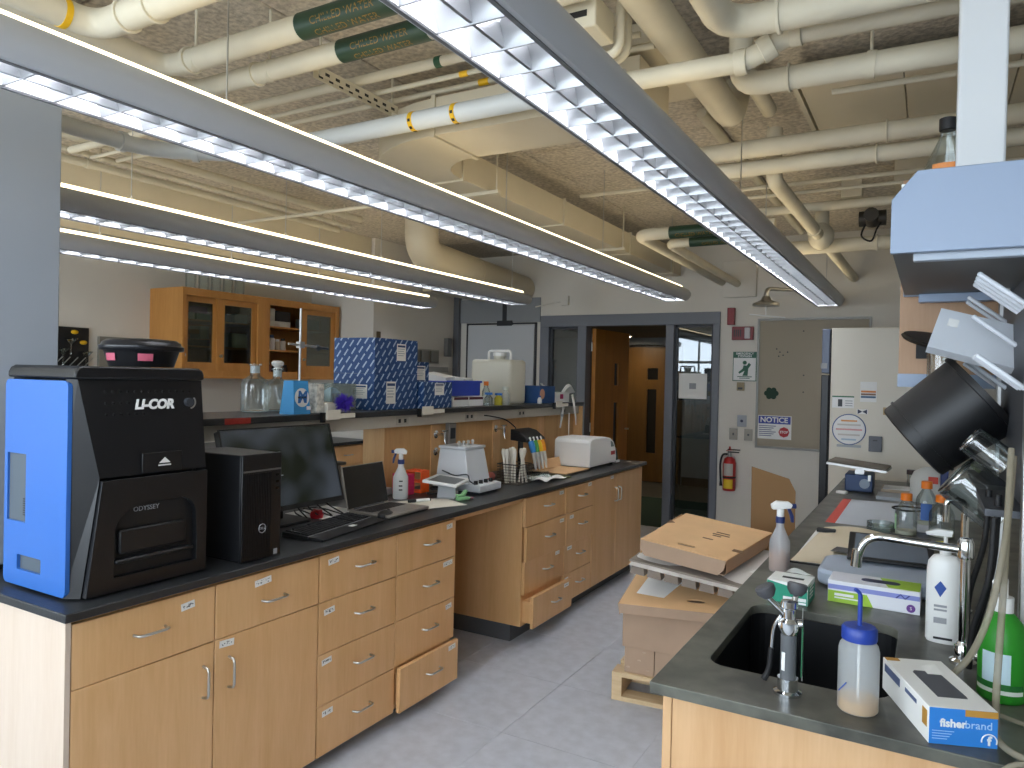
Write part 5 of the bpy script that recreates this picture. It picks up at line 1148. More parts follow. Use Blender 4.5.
gs = T('dish_soap', 'bright green liquid soap bottle with white pump behind the tubing', 'soap bottle', (.152,1.945,ZT))
gx_, gy_ = .152, 1.945; GRN = frosted('green_soap','#3fae3a',.9)
O('bottle', G().lathe([(0,.0005),(.042,.0005),(.047,.006),(.047,.11),(.045,.14),(.036,.17),(.022,.187),(.016,.192),(0,.192)],(gx_,gy_,ZT),30), GRN, gs, smooth=50)
O('pump', G().cyl((gx_,gy_,ZT+.192),(gx_,gy_,ZT+.225),.019,n=18).cyl((gx_,gy_,ZT+.225),(gx_,gy_,ZT+.26),.008,n=10).cyl((gx_,gy_,ZT+.26),(gx_-.02,gy_-.035,ZT+.262),.009,.006,10), WHITE, gs, smooth=40)
def curved_patch(cx, cy, r, a0, a1, z0, z1, n=8):
    vs = [(cx+r*cos(radians(a0+(a1-a0)*i/n)), cy+r*sin(radians(a0+(a1-a0)*i/n)), z) for z in (z0,z1) for i in range(n+1)]
    return G().add(vs, [(i,i+1,n+2+i,n+1+i) for i in range(n)])
O('label', curved_patch(gx_,gy_,.0474,215,285,ZT+.045,ZT+.11), mat('label_pale_blue','#bcd4dc',.5), gs)
O('leaf_band', curved_patch(gx_,gy_,.0474,190,320,ZT+.032,ZT+.044,14), mat('leaf_dark','#1f6b2c',.5), gs); O('white_band', curved_patch(gx_,gy_,.0474,190,320,ZT+.022,ZT+.031,14), mat('band_white','#dfe8dc',.5), gs)

TUBEM = frosted('vinyl_tube','#b9b19c',.62,.25)
S('clear_hose', G().tube(smooth_path([(.165,2.04,1.46),(.146,1.88,1.20),(.131,1.78,1.00),(.128,1.74,.945),(.128,1.68,.925),(.17,1.62,.924),(.26,1.62,.924)],8),.0068,12), TUBEM, 'clear hose hanging straight down from the rack and turning right', 'hose', smooth=60)
S('clear_hose', G().tube(smooth_path([(.172,2.06,1.44),(.150,1.92,1.28),(.120,1.82,1.14),(.088,1.84,1.03),(.052,1.90,.955),(.030,1.945,.925)],8),.0068,12), TUBEM, 'clear hose sagging left from the rack down beside the faucet', 'hose', smooth=60)
S('clear_hose', G().tube(smooth_path([(.045,1.96,.922),(.10,1.86,.922),(.17,1.80,.922),(.26,1.78,.922)],6),.005,10), TUBEM, 'thin hose lying on the worktop in front of the green soap', 'hose', smooth=60)
S('clear_hose', G().tube(smooth_path([(.09,1.555,.86),(.14,1.585,.921),(.20,1.605,.922),(.28,1.62,.923)],6),.005,10), TUBEM, 'short hose end at the lower right bench corner', 'hose', smooth=60)

trigger_spray('spray_bottle', 'spray bottle half filled with amber liquid near the tissue box', -.465, 2.80, .262, frosted('spray_body','#dfe4ea',.42), mat('amber_brown','#a97f5c',.3), facing=25, sx=.86)

# papers, slab, tablet
fo = T('paper_folder', 'cream paper folder with a black clip on the right bench', 'folder', (-.36,3.35,ZT))
O('cover', G().sheet(lambda u,v: (-.455+.26*u+.03*v, 2.97+.80*v, ZT+.004+.016*sin(pi*u)*(.3+.7*v)), 8, 10), mat('folder_cream','#ddd0b4',.7), fo, smooth=60)
O('under_sheet', G().box(-.45,2.99,ZT+.0005,-.22,3.70,ZT+.002), WHITEP, fo)
O('clip', G().box(-.44,3.60,ZT+.008,-.36,3.64,ZT+.024), RUBBER, fo, bevel=.004); O('edge_strap', G().box(-.455,2.955,ZT+.001,-.26,2.972,ZT+.006), RUBBER, fo)
O('photo_print', G().box(-.04,-.05,0,.04,.05,.001,XF((-.285,3.20,ZT+.022),rz=-8)), mat('photo_dark','#4a4b4c',.5), fo)
sl = T('pale_blue_scale', 'pale blue slab-like bench device behind the lime glove box', 'device', (-.12,2.78,ZT))
SLM = mat('slab_blue','#aab7c8',.4)
O('body', G().prism(rrect(-.325,2.665,.05,2.96,.06),ZT+.004,ZT+.056), SLM, sl, bevel=.012); O('foot', G().box(-.28,2.70,ZT,.01,2.92,ZT+.004), RUBBER, sl)
tbm = T('tablet', 'black framed tablet propped at a slant on the pale blue device', 'tablet', (-.1,2.95,ZT+.06))
M = AX((-.105,2.86,ZT+.062),(1,.06,0),(-.03,.94,.12))
O('case', G().box(-.14,0,0,.14,.30,.012,M), RUBBER, tbm, bevel=.004); O('screen', G().box(-.118,.02,.0121,.118,.28,.0126,M), mat('tablet_screen','#74808e',.15), tbm)
O('stand', G().box(-.12,.20,-.05,.12,.215,0,M), SLM, tbm)

bp = T('bench_paper', 'white absorbent bench paper with a red border', 'bench paper', (-.2,4.4,ZT))
O('sheet', G().box(-.395,3.93,ZT+.0005,.06,4.80,ZT+.0015), mat('paper_bluish','#c3cad2',.85,bump=(60,.15)), bp); O('red_border', G().box(-.44,3.93,ZT+.0005,-.395,4.80,ZT+.0016), mat('red_border','#c44a3c',.7), bp)
S('eraser', G().box(-.03,-.02,0,.03,.02,.016,XF((-.47,5.02,ZT+.0005),rz=-20)), WHITE, 'small white piece lying beside the blue shaker', 'eraser', bevel=.003)

sh = T('platform_shaker', 'blue laboratory rocker with a slanted grey platform', 'shaker', (-.385,5.2,ZT))
SHB = mat('shaker_blue','#24426f',.4)
O('body', G().box(-.465,5.13,ZT+.008,-.305,5.36,ZT+.115), SHB, sh, bevel=.006)
O('feet', G().box(-.455,5.15,ZT,-.315,5.34,ZT+.008), RUBBER, sh)
O('pivot', G().lathe([(0,0),(.028,0),(.028,.01),(.018,.01)],(0,0,0),18,AX((-.385,5.20,ZT+.128),(1,0,0),(0,0,1))), STEEL, sh); O('pivot_block', G().box(-.41,5.2,ZT+.1155,-.36,5.3,ZT+.150), SHB, sh)
O('dial', G().cyl((-.35,5.13,ZT+.06),(-.35,5.115,ZT+.06),.030,n=20), mat('dial_grey','#7c8794',.4,.4), sh, smooth=40); O('pointer', G().box(-.33,5.11,ZT+.08,-.315,5.1195,ZT+.118), STEEL, sh)
M = XF((-.385,5.25,ZT+.170),ry=5,rz=-3) 
O('platform', G().box(-.175,-.16,0,.165,.14,.010,M), mat('shaker_mat','#6c655a',.7), sh); O('platform_rim', G().box(-.18,-.166,-.014,.17,.146,-.0005,M), STEEL, sh)

def media_bottle(label, x, y, r, h, sticker=None):
    t = T('media_bottle', label, 'bottle', (x,y,ZT), group='orange-capped bottles on the right bench')
    O('glass_body', G().lathe([(0,.0005),(r,.0005),(r,h*.52),(r*.9,h*.62),(r*.42,h*.80),(r*.38,h*.86),(0,h*.86)],(x,y,ZT+.001),26), GLASS, t, smooth=50)
    O('cap', G().lathe([(0,h*.83),(r*.52,h*.83),(r*.52,h*.985),(r*.46,h),(0,h)],(x,y,ZT),22), ORANGE, t, smooth=40)
    if sticker: O('label', curved_patch(x,y,r*1.01,*sticker[:2],ZT+h*.12,ZT+h*.5), sticker[2], t)
    O('contents', G().lathe([(0,.003),(r*.95,.003),(r*.95,.02),(0,.02)],(x,y,ZT),22), mat('contents_pale','#cfc9b4',.4), t)
media_bottle('orange-capped glass bottle with a green label, left of three', -.085,3.84,.046,.19,(180,215,mat('label_mint','#9fc79c',.5)))
media_bottle('orange-capped glass bottle with a blue round label, middle of three', -.005,4.18,.048,.215,(240,300,mat('label_cobalt','#4870b4',.5)))
media_bottle('orange-capped conical glass bottle, right of three', .058,3.88,.052,.19)
for k,(x,y,lbl) in enumerate(((-.19,3.86,'stack of clear petri dishes beside the orange-capped bottles'),)):
    t = T('petri_dish', lbl, 'petri dish', (x,y,ZT))
    for j in range(2): O('dish', G().lathe([(0,0),(.06,0),(.06,.018),(.058,.018),(.058,.002),(0,.002)],(x,y,ZT+.002+.021*j),28), GLASS, t, smooth=40)
S('yellow_tube', G().cyl((.02,3.62,ZT+.011),(.06,3.66,ZT+.011),.010,n=12), mat('yellow_plastic','#d8d234',.4), 'small yellow tube beside the bottles', 'tube', smooth=40)
S('loop_cable', G().tube(smooth_path([(.02,4.60,ZT+.006),(-.10,4.52,ZT+.006),(-.17,4.60,ZT+.006),(-.12,4.68,ZT+.006),(.0,4.66,ZT+.006)],7),.005,8), RUBBER, 'black cable loop lying on the white bench paper', 'cable', smooth=60)
bk = T('paper_stack', 'small stack of papers and plastic sleeve past the bench paper', 'papers', (-.2,5.2,ZT))
O('sleeve', G().box(-.27,4.90,ZT+.001,-.09,5.12,ZT+.02), mat('sleeve_grey','#9aa0a6',.4), bk); O('notebook', G().box(-.26,5.18,ZT+.001,-.06,5.42,ZT+.03), mat('notebook_tan','#b8a690',.7), bk, bevel=.003); O('leaflet', G().box(-.25,5.19,ZT+.0305,-.08,5.38,ZT+.034), WHITEP, bk)
for i,(x,y,h,c,lbl) in enumerate(((-.10,5.62,.12,'#8d8f92','dark-lidded small jar far behind the bottles, left'),(-.04,5.66,.115,'#a39c98','dark-lidded small jar far behind the bottles, right'))):
    t = T('small_jar', lbl, 'jar', (x,y,ZT)); O('body', G().cyl((x,y,ZT+.0005),(x,y,ZT+h*.75),.027,n=18), GLASS, t, smooth=40); O('lid', G().cyl((x,y,ZT+h*.75),(x,y,ZT+h),.029,n=18), mat('jar_lid','#3c2f30',.5), t, smooth=40)
wg = T('wash_jug', 'rounded white jug with red print and a dark blue handle', 'jug', (.02,4.75,ZT))
O('body', G().lathe([(0,.0005),(.085,.0005),(.095,.02),(.095,.13),(.075,.18),(.03,.205),(0,.21)],(.0,4.98,ZT),24,None,1,.8), PWHITE, wg, smooth=50); O('handle', G().box(.06,4.86,ZT+.05,.10,4.90,ZT+.215), mat('navy_plastic','#1d2f63',.4), wg, bevel=.008); O('print', G().box(.0,4.898,ZT+.12,.05,4.903,ZT+.16), mat('red_border','#c44a3c',.7), wg)
S('acrylic_shield', G().box(.10,4.40,ZT+.0005,.22,4.41,ZT+.22), frosted('acrylic','#d5dbd8',.45), 'small clear acrylic shield behind the middle bottle', 'shield')

# ------------------------------------------------------------------ overhead shelf, posts, drying rack on the island spine
SHG = mat('shelf_bluegrey','#93a3bb',.4)
hs = T('overhead_shelf', 'blue-grey metal overhead shelf with chamfered end above the right bench', 'shelf', (.17,2.5,1.92))
endp = [(-.094,1.922),(.434,1.922),(.434,2.052),(.38,2.118),(-.04,2.118),(-.094,2.052)]
O('end_panel', G().prism(endp,0,.02,AX((0,2.02,0),(1,0,0),(0,0,1))), SHG, hs, bevel=.002)
O('end_panel', G().prism(endp,0,.02,AX((0,3.0,0),(1,0,0),(0,0,1))), SHG, hs, bevel=.002)
O('tray', G().box(-.09,2.0205,1.925,.43,2.9795,1.94), mat('shelf_under','#6d6f70',.5), hs)
O('side_wall', G().box(-.094,2.0205,1.9405,-.088,2.9795,2.05), mat('shelf_cream','#b8b2a5',.5), hs); O('side_wall', G().box(.428,2.0205,1.9405,.434,2.9795,2.05), mat('shelf_cream','#b8b2a5',.5), hs)
O('top_plate', G().box(-.04,2.0205,2.105,.38,2.9795,2.117), SHG, hs)
O('front_lip', G().box(-.045,2.03,1.905,.43,2.06,1.9245), mat('lip_pale','#aeb8c4',.4), hs, bevel=.003); O('rear_lip', G().box(-.045,2.93,1.895,.43,2.975,1.9245), SHG, hs, bevel=.003)
for y in (1.98,2.80): S('shelf_post', G().box(.185,y+.03,ZT+.0005,.215,y+.06,1.9245), STEEL, 'square steel post under the overhead shelf, '+('near' if y < 2 else 'far')+' one', 'post', bevel=.003)
cp = T('ceiling_post', 'pale square post rising from the overhead shelf to the ceiling', 'post', (.09,2.2,2.118))
O('post', G().box(.040,2.12,2.1185,.144,2.22,CZ-.031), mat('post_pale','#d5d8da',.5), cp, bevel=.006)
rbx = T('amber_bottle', 'glass bottle with a black cap and orange label on the overhead shelf', 'bottle', (0,2.2,2.118))
O('body', G().lathe([(0,.0005),(.045,.0005),(.05,.01),(.05,.06),(.018,.13),(.016,.15),(0,.15)],(.022,2.20,2.1175),22), GLASS, rbx, smooth=50); O('cap', G().cyl((.022,2.20,2.265),(.022,2.20,2.295),.02,n=16), RUBBER, rbx, smooth=40); O('label', curved_patch(.022,2.20,.0505,230,310,2.125,2.17), mat('label_orange','#d98a4a',.5), rbx)
S('shelf_tag', G().box(-.075,2.05,2.07,-.06,2.09,2.10), WHITE, 'small white tag on the chamfer of the overhead shelf', 'tag')
wc = T('wall_cabinet', 'wood hanging cabinet beyond the overhead shelf with a grey base band', 'cabinet', (.17,3.4,1.6))
O('body', G().box(-.105,3.02,1.645,.43,3.95,2.35), wood('cabinet_warm','#bd9878','#ad8866',.5), wc); O('base_band', G().box(-.107,3.018,1.597,.432,3.952,1.6445), SHG, wc)
for y in (3.06,3.20): O('hanger', G().box(.14,y,2.3505,.18,y+.04,CZ-.031), STEEL, wc)
S('wall_thermostat', G().box(-.05,3.005,1.70,-.01,3.0175,1.75), RUBBER, 'tiny dark box on the hanging wood cabinet', 'box')

RACK_FROM = set(o.name for o in bpy.data.objects)
RK = mat('rack_steel','#4d4f54',.45,.4)
dk = T('drying_rack', 'grey steel drying rack board with white pegs beside the sink', 'drying rack', (.17,2.2,1.4))
O('board', G().box(.168,1.79,1.35,.183,2.62,1.845), RK, dk, bevel=.002)
O('drip_tray', G().box(.10,1.80,1.335,.19,2.62,1.3495), RK, dk)
peg = mesh_of(G().cyl((0,0,0),(-.085,0,.068),.0058,n=10).ball((-.085,0,.068),.0062,8), 'peg', 50); peg.materials.append(mat('peg_white','#dfe3ea',.35))
for y, z in [(1.86+.06*k,1.775) for k in range(4)]+[(1.86+.06*k,1.60) for k in range(3)]+[(2.06,1.70),(2.20,1.70),(2.34,1.775),(2.46,1.775),(2.54,1.60),(2.30,1.60)]:
    if True:
        o = O('peg', peg, None, dk); o.location = (.168-.17, y-2.2, z-1.4)
# things hanging on the pegs
pa = T('black_pail', 'large black plastic pail hanging tilted on the drying rack', 'pail', (0,2.3,1.5))
A, B_ = Vector((-.045,2.30,1.445)), Vector((.135,2.30,1.60))
ax = (B_-A).normalized(); M = AX(A, ax.cross(Vector((0,1,0))), Vector((0,1,0)))
if (M.to_3x3() @ Vector((0,0,1))).dot(ax) < 0: M = AX(A, -ax.cross(Vector((0,1,0))), Vector((0,1,0)))
O('shell', G().lathe([(0,0),(.107,0),(.112,.004),(.120,.20),(.126,.202),(.126,.218),(.116,.218),(.106,.01),(0,.008)],(0,0,0),40,M), mat('pail_black','#111113',.45), pa, smooth=40)
O('rib', G().lathe([(.112,.028),(.117,.028),(.117,.034),(.112,.034)],(0,0,0),40,M), mat('pail_black','#111113',.45), pa, smooth=40)
wt = T('white_tray', 'translucent white plastic tray resting above the black pail', 'tray', (.08,2.15,1.65))
M = AX((-.014,2.11,1.700),(.186,0,-.054),(.03,.05,.10))
TRY = frosted('tray_plastic','#eef2f7',.93)
O('floor', G().box(0,0,0,.19,.115,.003,M), TRY, wt)
for a in ((0,0,.005,.115),(.185,0,.19,.115),(.0051,0,.1849,.005),(.0051,.11,.1849,.115)): O('wall', G().box(a[0],a[1],-.03,a[2],a[3],0,M), TRY, wt)
O('paper_label', G().box(.025,.07,.0031,.048,.092,.0036,M), WHITEP, wt)
pl2 = T('black_disc', 'thin black round disc wedged under the white tray', 'disc', (.06,2.4,1.68))
O('disc', G().lathe([(0,0),(.11,0),(.115,.006),(.11,.012),(0,.012)],(0,0,0),36,XF((.03,2.36,1.715),ry=14,rx=12)), mat('pail_black','#111113',.45), pl2, smooth=40)
def hung_beaker(label, A, B_, r, m=None):
    A, B_ = Vector(A), Vector(B_); ax = (B_-A).normalized(); u = ax.cross(Vector((0,1,0))); L = (B_-A).length
    M = AX(A, u, Vector((0,1,0)))
    if (M.to_3x3() @ Vector((0,0,1))).dot(ax) < 0: M = AX(A, -u, Vector((0,1,0)))
    t = T('glass_beaker', label, 'beaker', tuple(A), group='glassware on the drying rack')
    O('wall', G().lathe([(0,0),(r*.85,0),(r*.97,r*.12),(r,r*.3),(r,L*.97),(r*1.06,L)],(0,0,0),26,M), m or glass('thick_glass','#e6ecec',.10,.03,.75), t, smooth=50)
    O('base_ring', G().tube([M @ Vector((r*.93*cos(radians(a)),r*.93*sin(radians(a)),r*.07)) for a in range(0,361,20)],.0035,6), CHROME if False else glass('rim_glass','#f2f6f6',.5,.05,.9), t, smooth=60)
hung_beaker('small glass beaker hung on the upper pegs under the pail', (.082,2.12,1.475),(.160,2.12,1.415),.036)
hung_beaker('larger glass beaker hung on the lower pegs under the pail', (.055,2.20,1.375),(.165,2.20,1.285),.062)
# rack and hung ware: enlarged and pushed back, in effect about the camera, keeping their view
MID = Vector((.176, 2.20, 1.60))
for o in [q for q in bpy.data.objects if q.name not in RACK_FROM and q.parent is None]:
    o.location = MID + (o.location-MID)*1.15 + Vector((.03, .33, 0)); o.scale = (1.15,1.15,1.15)  # shift makes this nearly a scaling from the camera position
gcl = T('glass_cylinder', 'tall clear glass cylinder standing behind the pail', 'cylinder', (-.02,2.85,1.5))
O('wall', G().cyl((.03,2.86,1.50),(.03,2.86,1.74),.045,n=22,cap=False), GLASS, gcl, smooth=50); O('foot', G().cyl((.03,2.86,1.495),(.03,2.86,1.50),.05,n=22), GLASS, gcl)
O('bracket', G().box(.03,2.85,1.487,.185,2.87,1.4945), STEEL, gcl)
for i,(y,x0,z0,x1,z1) in enumerate(((2.02,.135,1.30,.10,1.02),(2.14,.150,1.34,.115,1.00),(2.30,.140,1.33,.105,1.05))):
    S('rubber_hose', G().tube(smooth_path([(x0,y,z0),((x0+x1)/2+.01,y,(z0+z1)/2),(x1,y+.03,z1),(x1-.005,y+.05,ZT+.012)],6),.0075,10), RUBBER, ('near','middle','far')[i]+' black rubber hose hanging below the drying rack', 'hose', smooth=60)
sf = T('spare_faucet', 'second chrome lab faucet standing behind the lotion bottle', 'faucet', (.10,2.62,ZT))
O('base', G().lathe([(0,0),(.026,0),(.026,.008),(.015,.014),(.015,.05),(0,.05)],(.10,2.62,ZT+.0005),20), CHROME, sf, smooth=40); O('riser', G().cyl((.10,2.62,ZT+.04),(.10,2.62,ZT+.30),.011,n=14), CHROME, sf, smooth=40); O('neck', G().tube(path([(.10,2.62,ZT+.29),(.10,2.62,ZT+.34),(.05,2.62,ZT+.34),(.05,2.62,ZT+.27)],.022),.009,10), CHROME, sf, smooth=60); O('handle', G().cyl((.085,2.60,ZT+.16),(.055,2.57,ZT+.16),.008,n=8).cyl((.06,2.55,ZT+.16),(.05,2.60,ZT+.16),.006,n=8), CHROME, sf)
# ------------------------------------------------------------------ fridge, boards, signs on the back wall
fg = T('refrigerator', 'tall cream refrigerator seen from its side with notes stuck on it', 'refrigerator', (-.25,6.4,0))
FRG = mat('fridge_cream','#d9d3c4',.4)
O('cabinet', G().box(-.66,6.0,.05,.10,6.75,2.027), FRG, fg, bevel=.006); O('plinth', G().box(-.64,6.02,0,.08,6.73,.05), RUBBER, fg)
O('lower_door', G().box(-.728,6.01,.06,-.672,6.74,1.67), mat('door_navy','#121418',.4), fg, bevel=.006); O('upper_door', G().box(-.728,6.01,1.685,-.672,6.74,2.02), mat('door_slate','#5f6a80',.4), fg, bevel=.006)
O('gasket', G().box(-.6715,6.02,.06,-.6605,6.73,2.02), RUBBER, fg); O('badge', G().box(-.735,6.0085,1.72,-.69,6.0098,1.76), LGREY, fg)
fy_ = 5.9995
def note(name, label, x0, z0, x1, z1, m, cat='note'):
    t = T(name, label, cat, ((x0+x1)/2, fy_, z0)); O('sheet', G().box(x0,fy_-.002,z0,x1,fy_-.0002,z1), m, t); return t
c1 = T('wall_calendar', 'round white calendar disc with a blue rim on the refrigerator side', 'calendar', (-.525,fy_,1.25))
M = FY(-.525,fy_,1.265)
O('disc', G().cyl((0,0,.0003),(0,0,.003),.112,n=40,M=M), LWHITE, c1); O('rim', G().tube([M @ Vector((.113*cos(radians(a)),.113*sin(radians(a)),.002)) for a in range(0,361,9)],.004,6), mat('rim_blue','#3e5a8c',.4), c1)
for k,(z,w,c) in enumerate(((.065,.11,'#d99a5a'),(.035,.16,'#c9c3bd'),(.0,.18,'#d8a0a0'),(-.04,.15,'#c9c3bd'),(-.075,.10,'#a8bfcf'))): O('print_line', G().box(-w/2,z-.006,.003,w/2,z+.006,.0036,M), mat('cal_%d' % k,c,.6), c1)
O('holder', G().box(-.08,-.132,.0002,.085,-.114,.012,M), mat('holder_grey','#a9b0b4',.5), c1)
t = note('note_card', 'small white card with a green header on the refrigerator', -.645,1.425,-.495,1.515, LWHITE); O('header', G().box(-.645,fy_-.003,1.505,-.495,fy_-.0021,1.515), mat('tag_green','#1f6b45',.5), t); O('picture', G().box(-.605,fy_-.003,1.435,-.575,fy_-.0021,1.49), DKGREY, t)
for k in range(3): O('rule', G().box(-.555,fy_-.003,1.44+.018*k,-.505,fy_-.0021,1.446+.018*k), LGREY, t)
t = note('chart_card', 'white card with orange and blue stripes on the refrigerator', -.455,1.475,-.345,1.625, LWHITE)
for k,c in enumerate(('#4a6a8c','#8a6a5a','#d9874a')): O('stripe', G().box(-.450,fy_-.003,1.505+.020*k,-.35,fy_-.0021,1.519+.020*k), mat('stripe_%d' % k,c,.6), t)
t = note('bow_magnet', 'dark bow shaped magnet on the refrigerator', -.475,1.385,-.40,1.42, WHITEP, 'magnet')
for k in (-1,1): O('wing', G().prism([(0,0),(.032*k,.018),(.032*k,-.018)],0,.002,FY(-.437,fy_-.0022,1.402)), mat('bow_navy','#3c4258',.5), t)
dv = T('door_alarm', 'dark grey rectangular alarm box on the refrigerator side', 'alarm box', (-.345,fy_,1.11)); O('case', G().box(-.388,fy_-.03,1.112,-.30,fy_-.0003,1.226), mat('alarm_grey','#5b5e66',.4), dv, bevel=.004); O('button', G().box(-.36,fy_-.032,1.19,-.33,fy_-.0301,1.20), DKGREY, dv)
nt_ = T('magnet_strip', 'tan paper strip of small notes near the hanging cabinet', 'notes', (-.26,fy_,1.4))
for k in range(4): O('paper_square', G().box(-.30+.034*k,fy_-.002,1.385,-.272+.034*k,fy_-.0003,1.44), mat('tan_note','#b59c72',.7), nt_)

wy_ = BY-.0005
bb = T('bulletin_board', 'grey framed beige bulletin board behind the refrigerator', 'bulletin board', (-1.0,wy_,.98))
O('board', G().box(-1.462,wy_-.010,.985,-.50,wy_,2.205), mat('board_beige','#a79d8b',.85,bump=(200,.15)), bb)
BF = mat('board_frame','#7d7b76',.4,.4)
for a in ((-1.482,.965,-.48,.985),(-1.482,2.205,-.48,2.225),(-1.482,.985,-1.462,2.205),(-.50,.985,-.48,2.205)): O('frame_rail', G().box(a[0],wy_-.02,a[1],a[2],wy_,a[3]), BF, bb)
for k,(x,z) in enumerate(((-1.30,1.93),(-1.27,1.90),(-1.24,1.87),(-1.20,1.90),(-1.06,2.1),(-1.05,1.68),(-1.05,1.52),(-1.28,1.86))): O('push_pin', G().cyl((x,wy_-.010,z),(x,wy_-.018,z),.007,n=8), DKGREY, bb)
by_ = wy_-.0105
fl = T('flower_cutout', 'dark green paper flower pinned to the bulletin board', 'cutout', (-1.34,by_,1.45))
O('petal', G().cyl((-1.34,by_,1.50),(-1.34,by_-.004,1.50),.028,n=16), mat('leaf_green','#1d3b2a',.7), fl)
for k in range(6): O('petal', G().cyl((-1.34+.042*cos(k*pi/3),by_-.0002,1.50+.036*sin(k*pi/3)),(-1.34+.042*cos(k*pi/3),by_-.003-.0003*k,1.50+.036*sin(k*pi/3)),.026,n=14), mat('leaf_green','#1d3b2a',.7), fl)
ns = T('notice_sign', 'white sign with a blue NOTICE header and a red stop octagon', 'sign', (-1.31,by_,1.06))
O('panel', G().box(-1.458,by_-.003,1.058,-1.148,by_-.0002,1.285), LWHITE, ns)
O('header', G().box(-1.452,by_-.0042,1.205,-1.156,by_-.0031,1.278), mat('notice_blue','#34449c',.5), ns); text('NOTICE', .070, FY(-1.309,by_-.0046,1.241), LWHITE, ns, bold=.002)
O('octagon', G().cyl((-1.215,by_-.003,1.128),(-1.215,by_-.0045,1.128),.050,n=8,M=None), mat('stop_red','#b3202a',.5), ns); text('STOP', .032, FY(-1.215,by_-.005,1.128), LWHITE, ns, bold=.001)
for k in range(6): O('print_line', G().box(-1.448,by_-.004,1.180-.019*k,-1.29-.02*(k%3),by_-.0031,1.187-.019*k), mat('ink_blue','#5a5f88',.6), ns)
es = T('eyewash_sign', 'white safety sign with green header and figure beside the door', 'sign', (-1.6,wy_,1.61))
O('panel', G().box(-1.715,wy_-.004,1.612,-1.487,wy_-.0002,1.902), mat('sign_green','#1d5c44',.5), es); O('face', G().box(-1.708,wy_-.005,1.620,-1.494,wy_-.0041,1.842), LWHITE, es)
text('EMERGENCY', .030, FY(-1.601,wy_-.0045,1.884), LWHITE, es, bold=.0006); text('EYEWASH', .030, FY(-1.601,wy_-.0045,1.858), LWHITE, es, bold=.0006)
O('figure', G().prism([(-.05,-.05),(.0,-.02),(-.02,-.07),(.03,-.07),(.035,0),(.06,.04),(.04,.06),(.02,.03),(-.01,.035),(-.02,.0),(-.06,-.035)],0,.001,FY(-1.60,wy_-.0051,1.735)).cyl((-1.60,wy_-.0051,1.795),(-1.60,wy_-.0061,1.795),.020,n=14), mat('sign_green','#1d5c44',.5), es)
O('print_line', G().box(-1.67,wy_-.0058,1.652,-1.53,wy_-.0051,1.660).box(-1.65,wy_-.0058,1.638,-1.55,wy_-.0051,1.645), mat('sign_green','#1d5c44',.5), es)
rs1 = T('alarm_speaker', 'narrow dark red alarm box high beside the door frame', 'alarm', (-1.737,wy_,2.17)); O('case', G().box(-1.773,wy_-.05,2.168,-1.701,wy_,2.338), mat('alarm_red','#7a1218',.4), rs1, bevel=.004); O('face_plate', G().box(-1.765,wy_-.052,2.176,-1.709,wy_-.0501,2.33), mat('alarm_red2','#8a161c',.4), rs1)
rs2 = T('fire_strobe', 'red fire alarm horn strobe below the narrow red box', 'alarm', (-1.62,wy_,2.02)); O('case', G().box(-1.725,wy_-.045,2.018,-1.519,wy_,2.150), mat('alarm_red','#7a1218',.4), rs2, bevel=.004); O('strobe_lens', G().box(-1.60,wy_-.06,2.03,-1.545,wy_-.0451,2.14), mat('strobe','#b9b4b4',.2), rs2, bevel=.006)
for k in range(4): O('horn_slot', G().box(-1.705+.02*k,wy_-.0455,2.05,-1.695+.02*k,wy_-.0448,2.12), BLACK, rs2)
th = T('thermostat', 'tan thermostat below the safety sign', 'thermostat', (-1.632,wy_,1.515)); O('case', G().box(-1.667,wy_-.03,1.517,-1.597,wy_,1.60), mat('tan_metal','#9a8a68',.5), th, bevel=.003); O('dial', G().box(-1.655,wy_-.032,1.53,-1.61,wy_-.0301,1.55), DKGREY, th)
def wall_plate(label, x0, z0, x1, z1, kind):
    t = T('wall_plate', label, 'wall plate', ((x0+x1)/2,wy_,z0)); O('plate', G().box(x0,wy_-.006,z0,x1,wy_,z1), mat('plate_steel','#9a958a',.45,.3) if kind != 'b' else mat('plate_grey','#9fa4ab',.4), t, bevel=.002)
    cx, cz = (x0+x1)/2, (z0+z1)/2
    if kind == 'b': O('button', G().cyl((cx,wy_-.006,cz),(cx,wy_-.014,cz),.014,n=14), mat('navy_dot','#20284a',.4), t)
    elif kind == 's': O('toggle', G().box(cx-.005,wy_-.018,cz-.012,cx+.005,wy_-.0061,cz+.012), DKGREY, t)
    else: O('keyhole', G().cyl((cx,wy_-.006,cz),(cx,wy_-.009,cz),.010,n=10), DKGREY, t)
wall_plate('grey wall plate with a dark round button', -1.659,1.161,-1.569,1.275,'b'); wall_plate('left steel switch plate above the extinguisher', -1.734,1.028,-1.653,1.142,'s'); wall_plate('right steel key plate near the bulletin board', -1.588,1.027,-1.509,1.141,'k')
fe = T('fire_extinguisher', 'red fire extinguisher hanging on the wall by the door', 'fire extinguisher', (-1.70,BY-.09,.52))
cx, cy_ = -1.705, BY-.085
O('cylinder', G().lathe([(0,.53),(.055,.53),(.062,.54),(.062,.80),(.05,.845),(.022,.865),(0,.866)],(cx,cy_,0),28), mat('ext_red','#b01d1c',.3), fe, smooth=50)
O('label', curved_patch(cx,cy_,.0626,225,315,.68,.80), mat('label_silver','#b9b2aa',.5), fe); O('yellow_label', curved_patch(cx,cy_,.0627,225,315,.555,.645), mat('label_yellow','#d8b51f',.5), fe); O('strap', G().cyl((cx,cy_,.655),(cx,cy_,.672),.0632,n=28), RUBBER, fe, smooth=40)
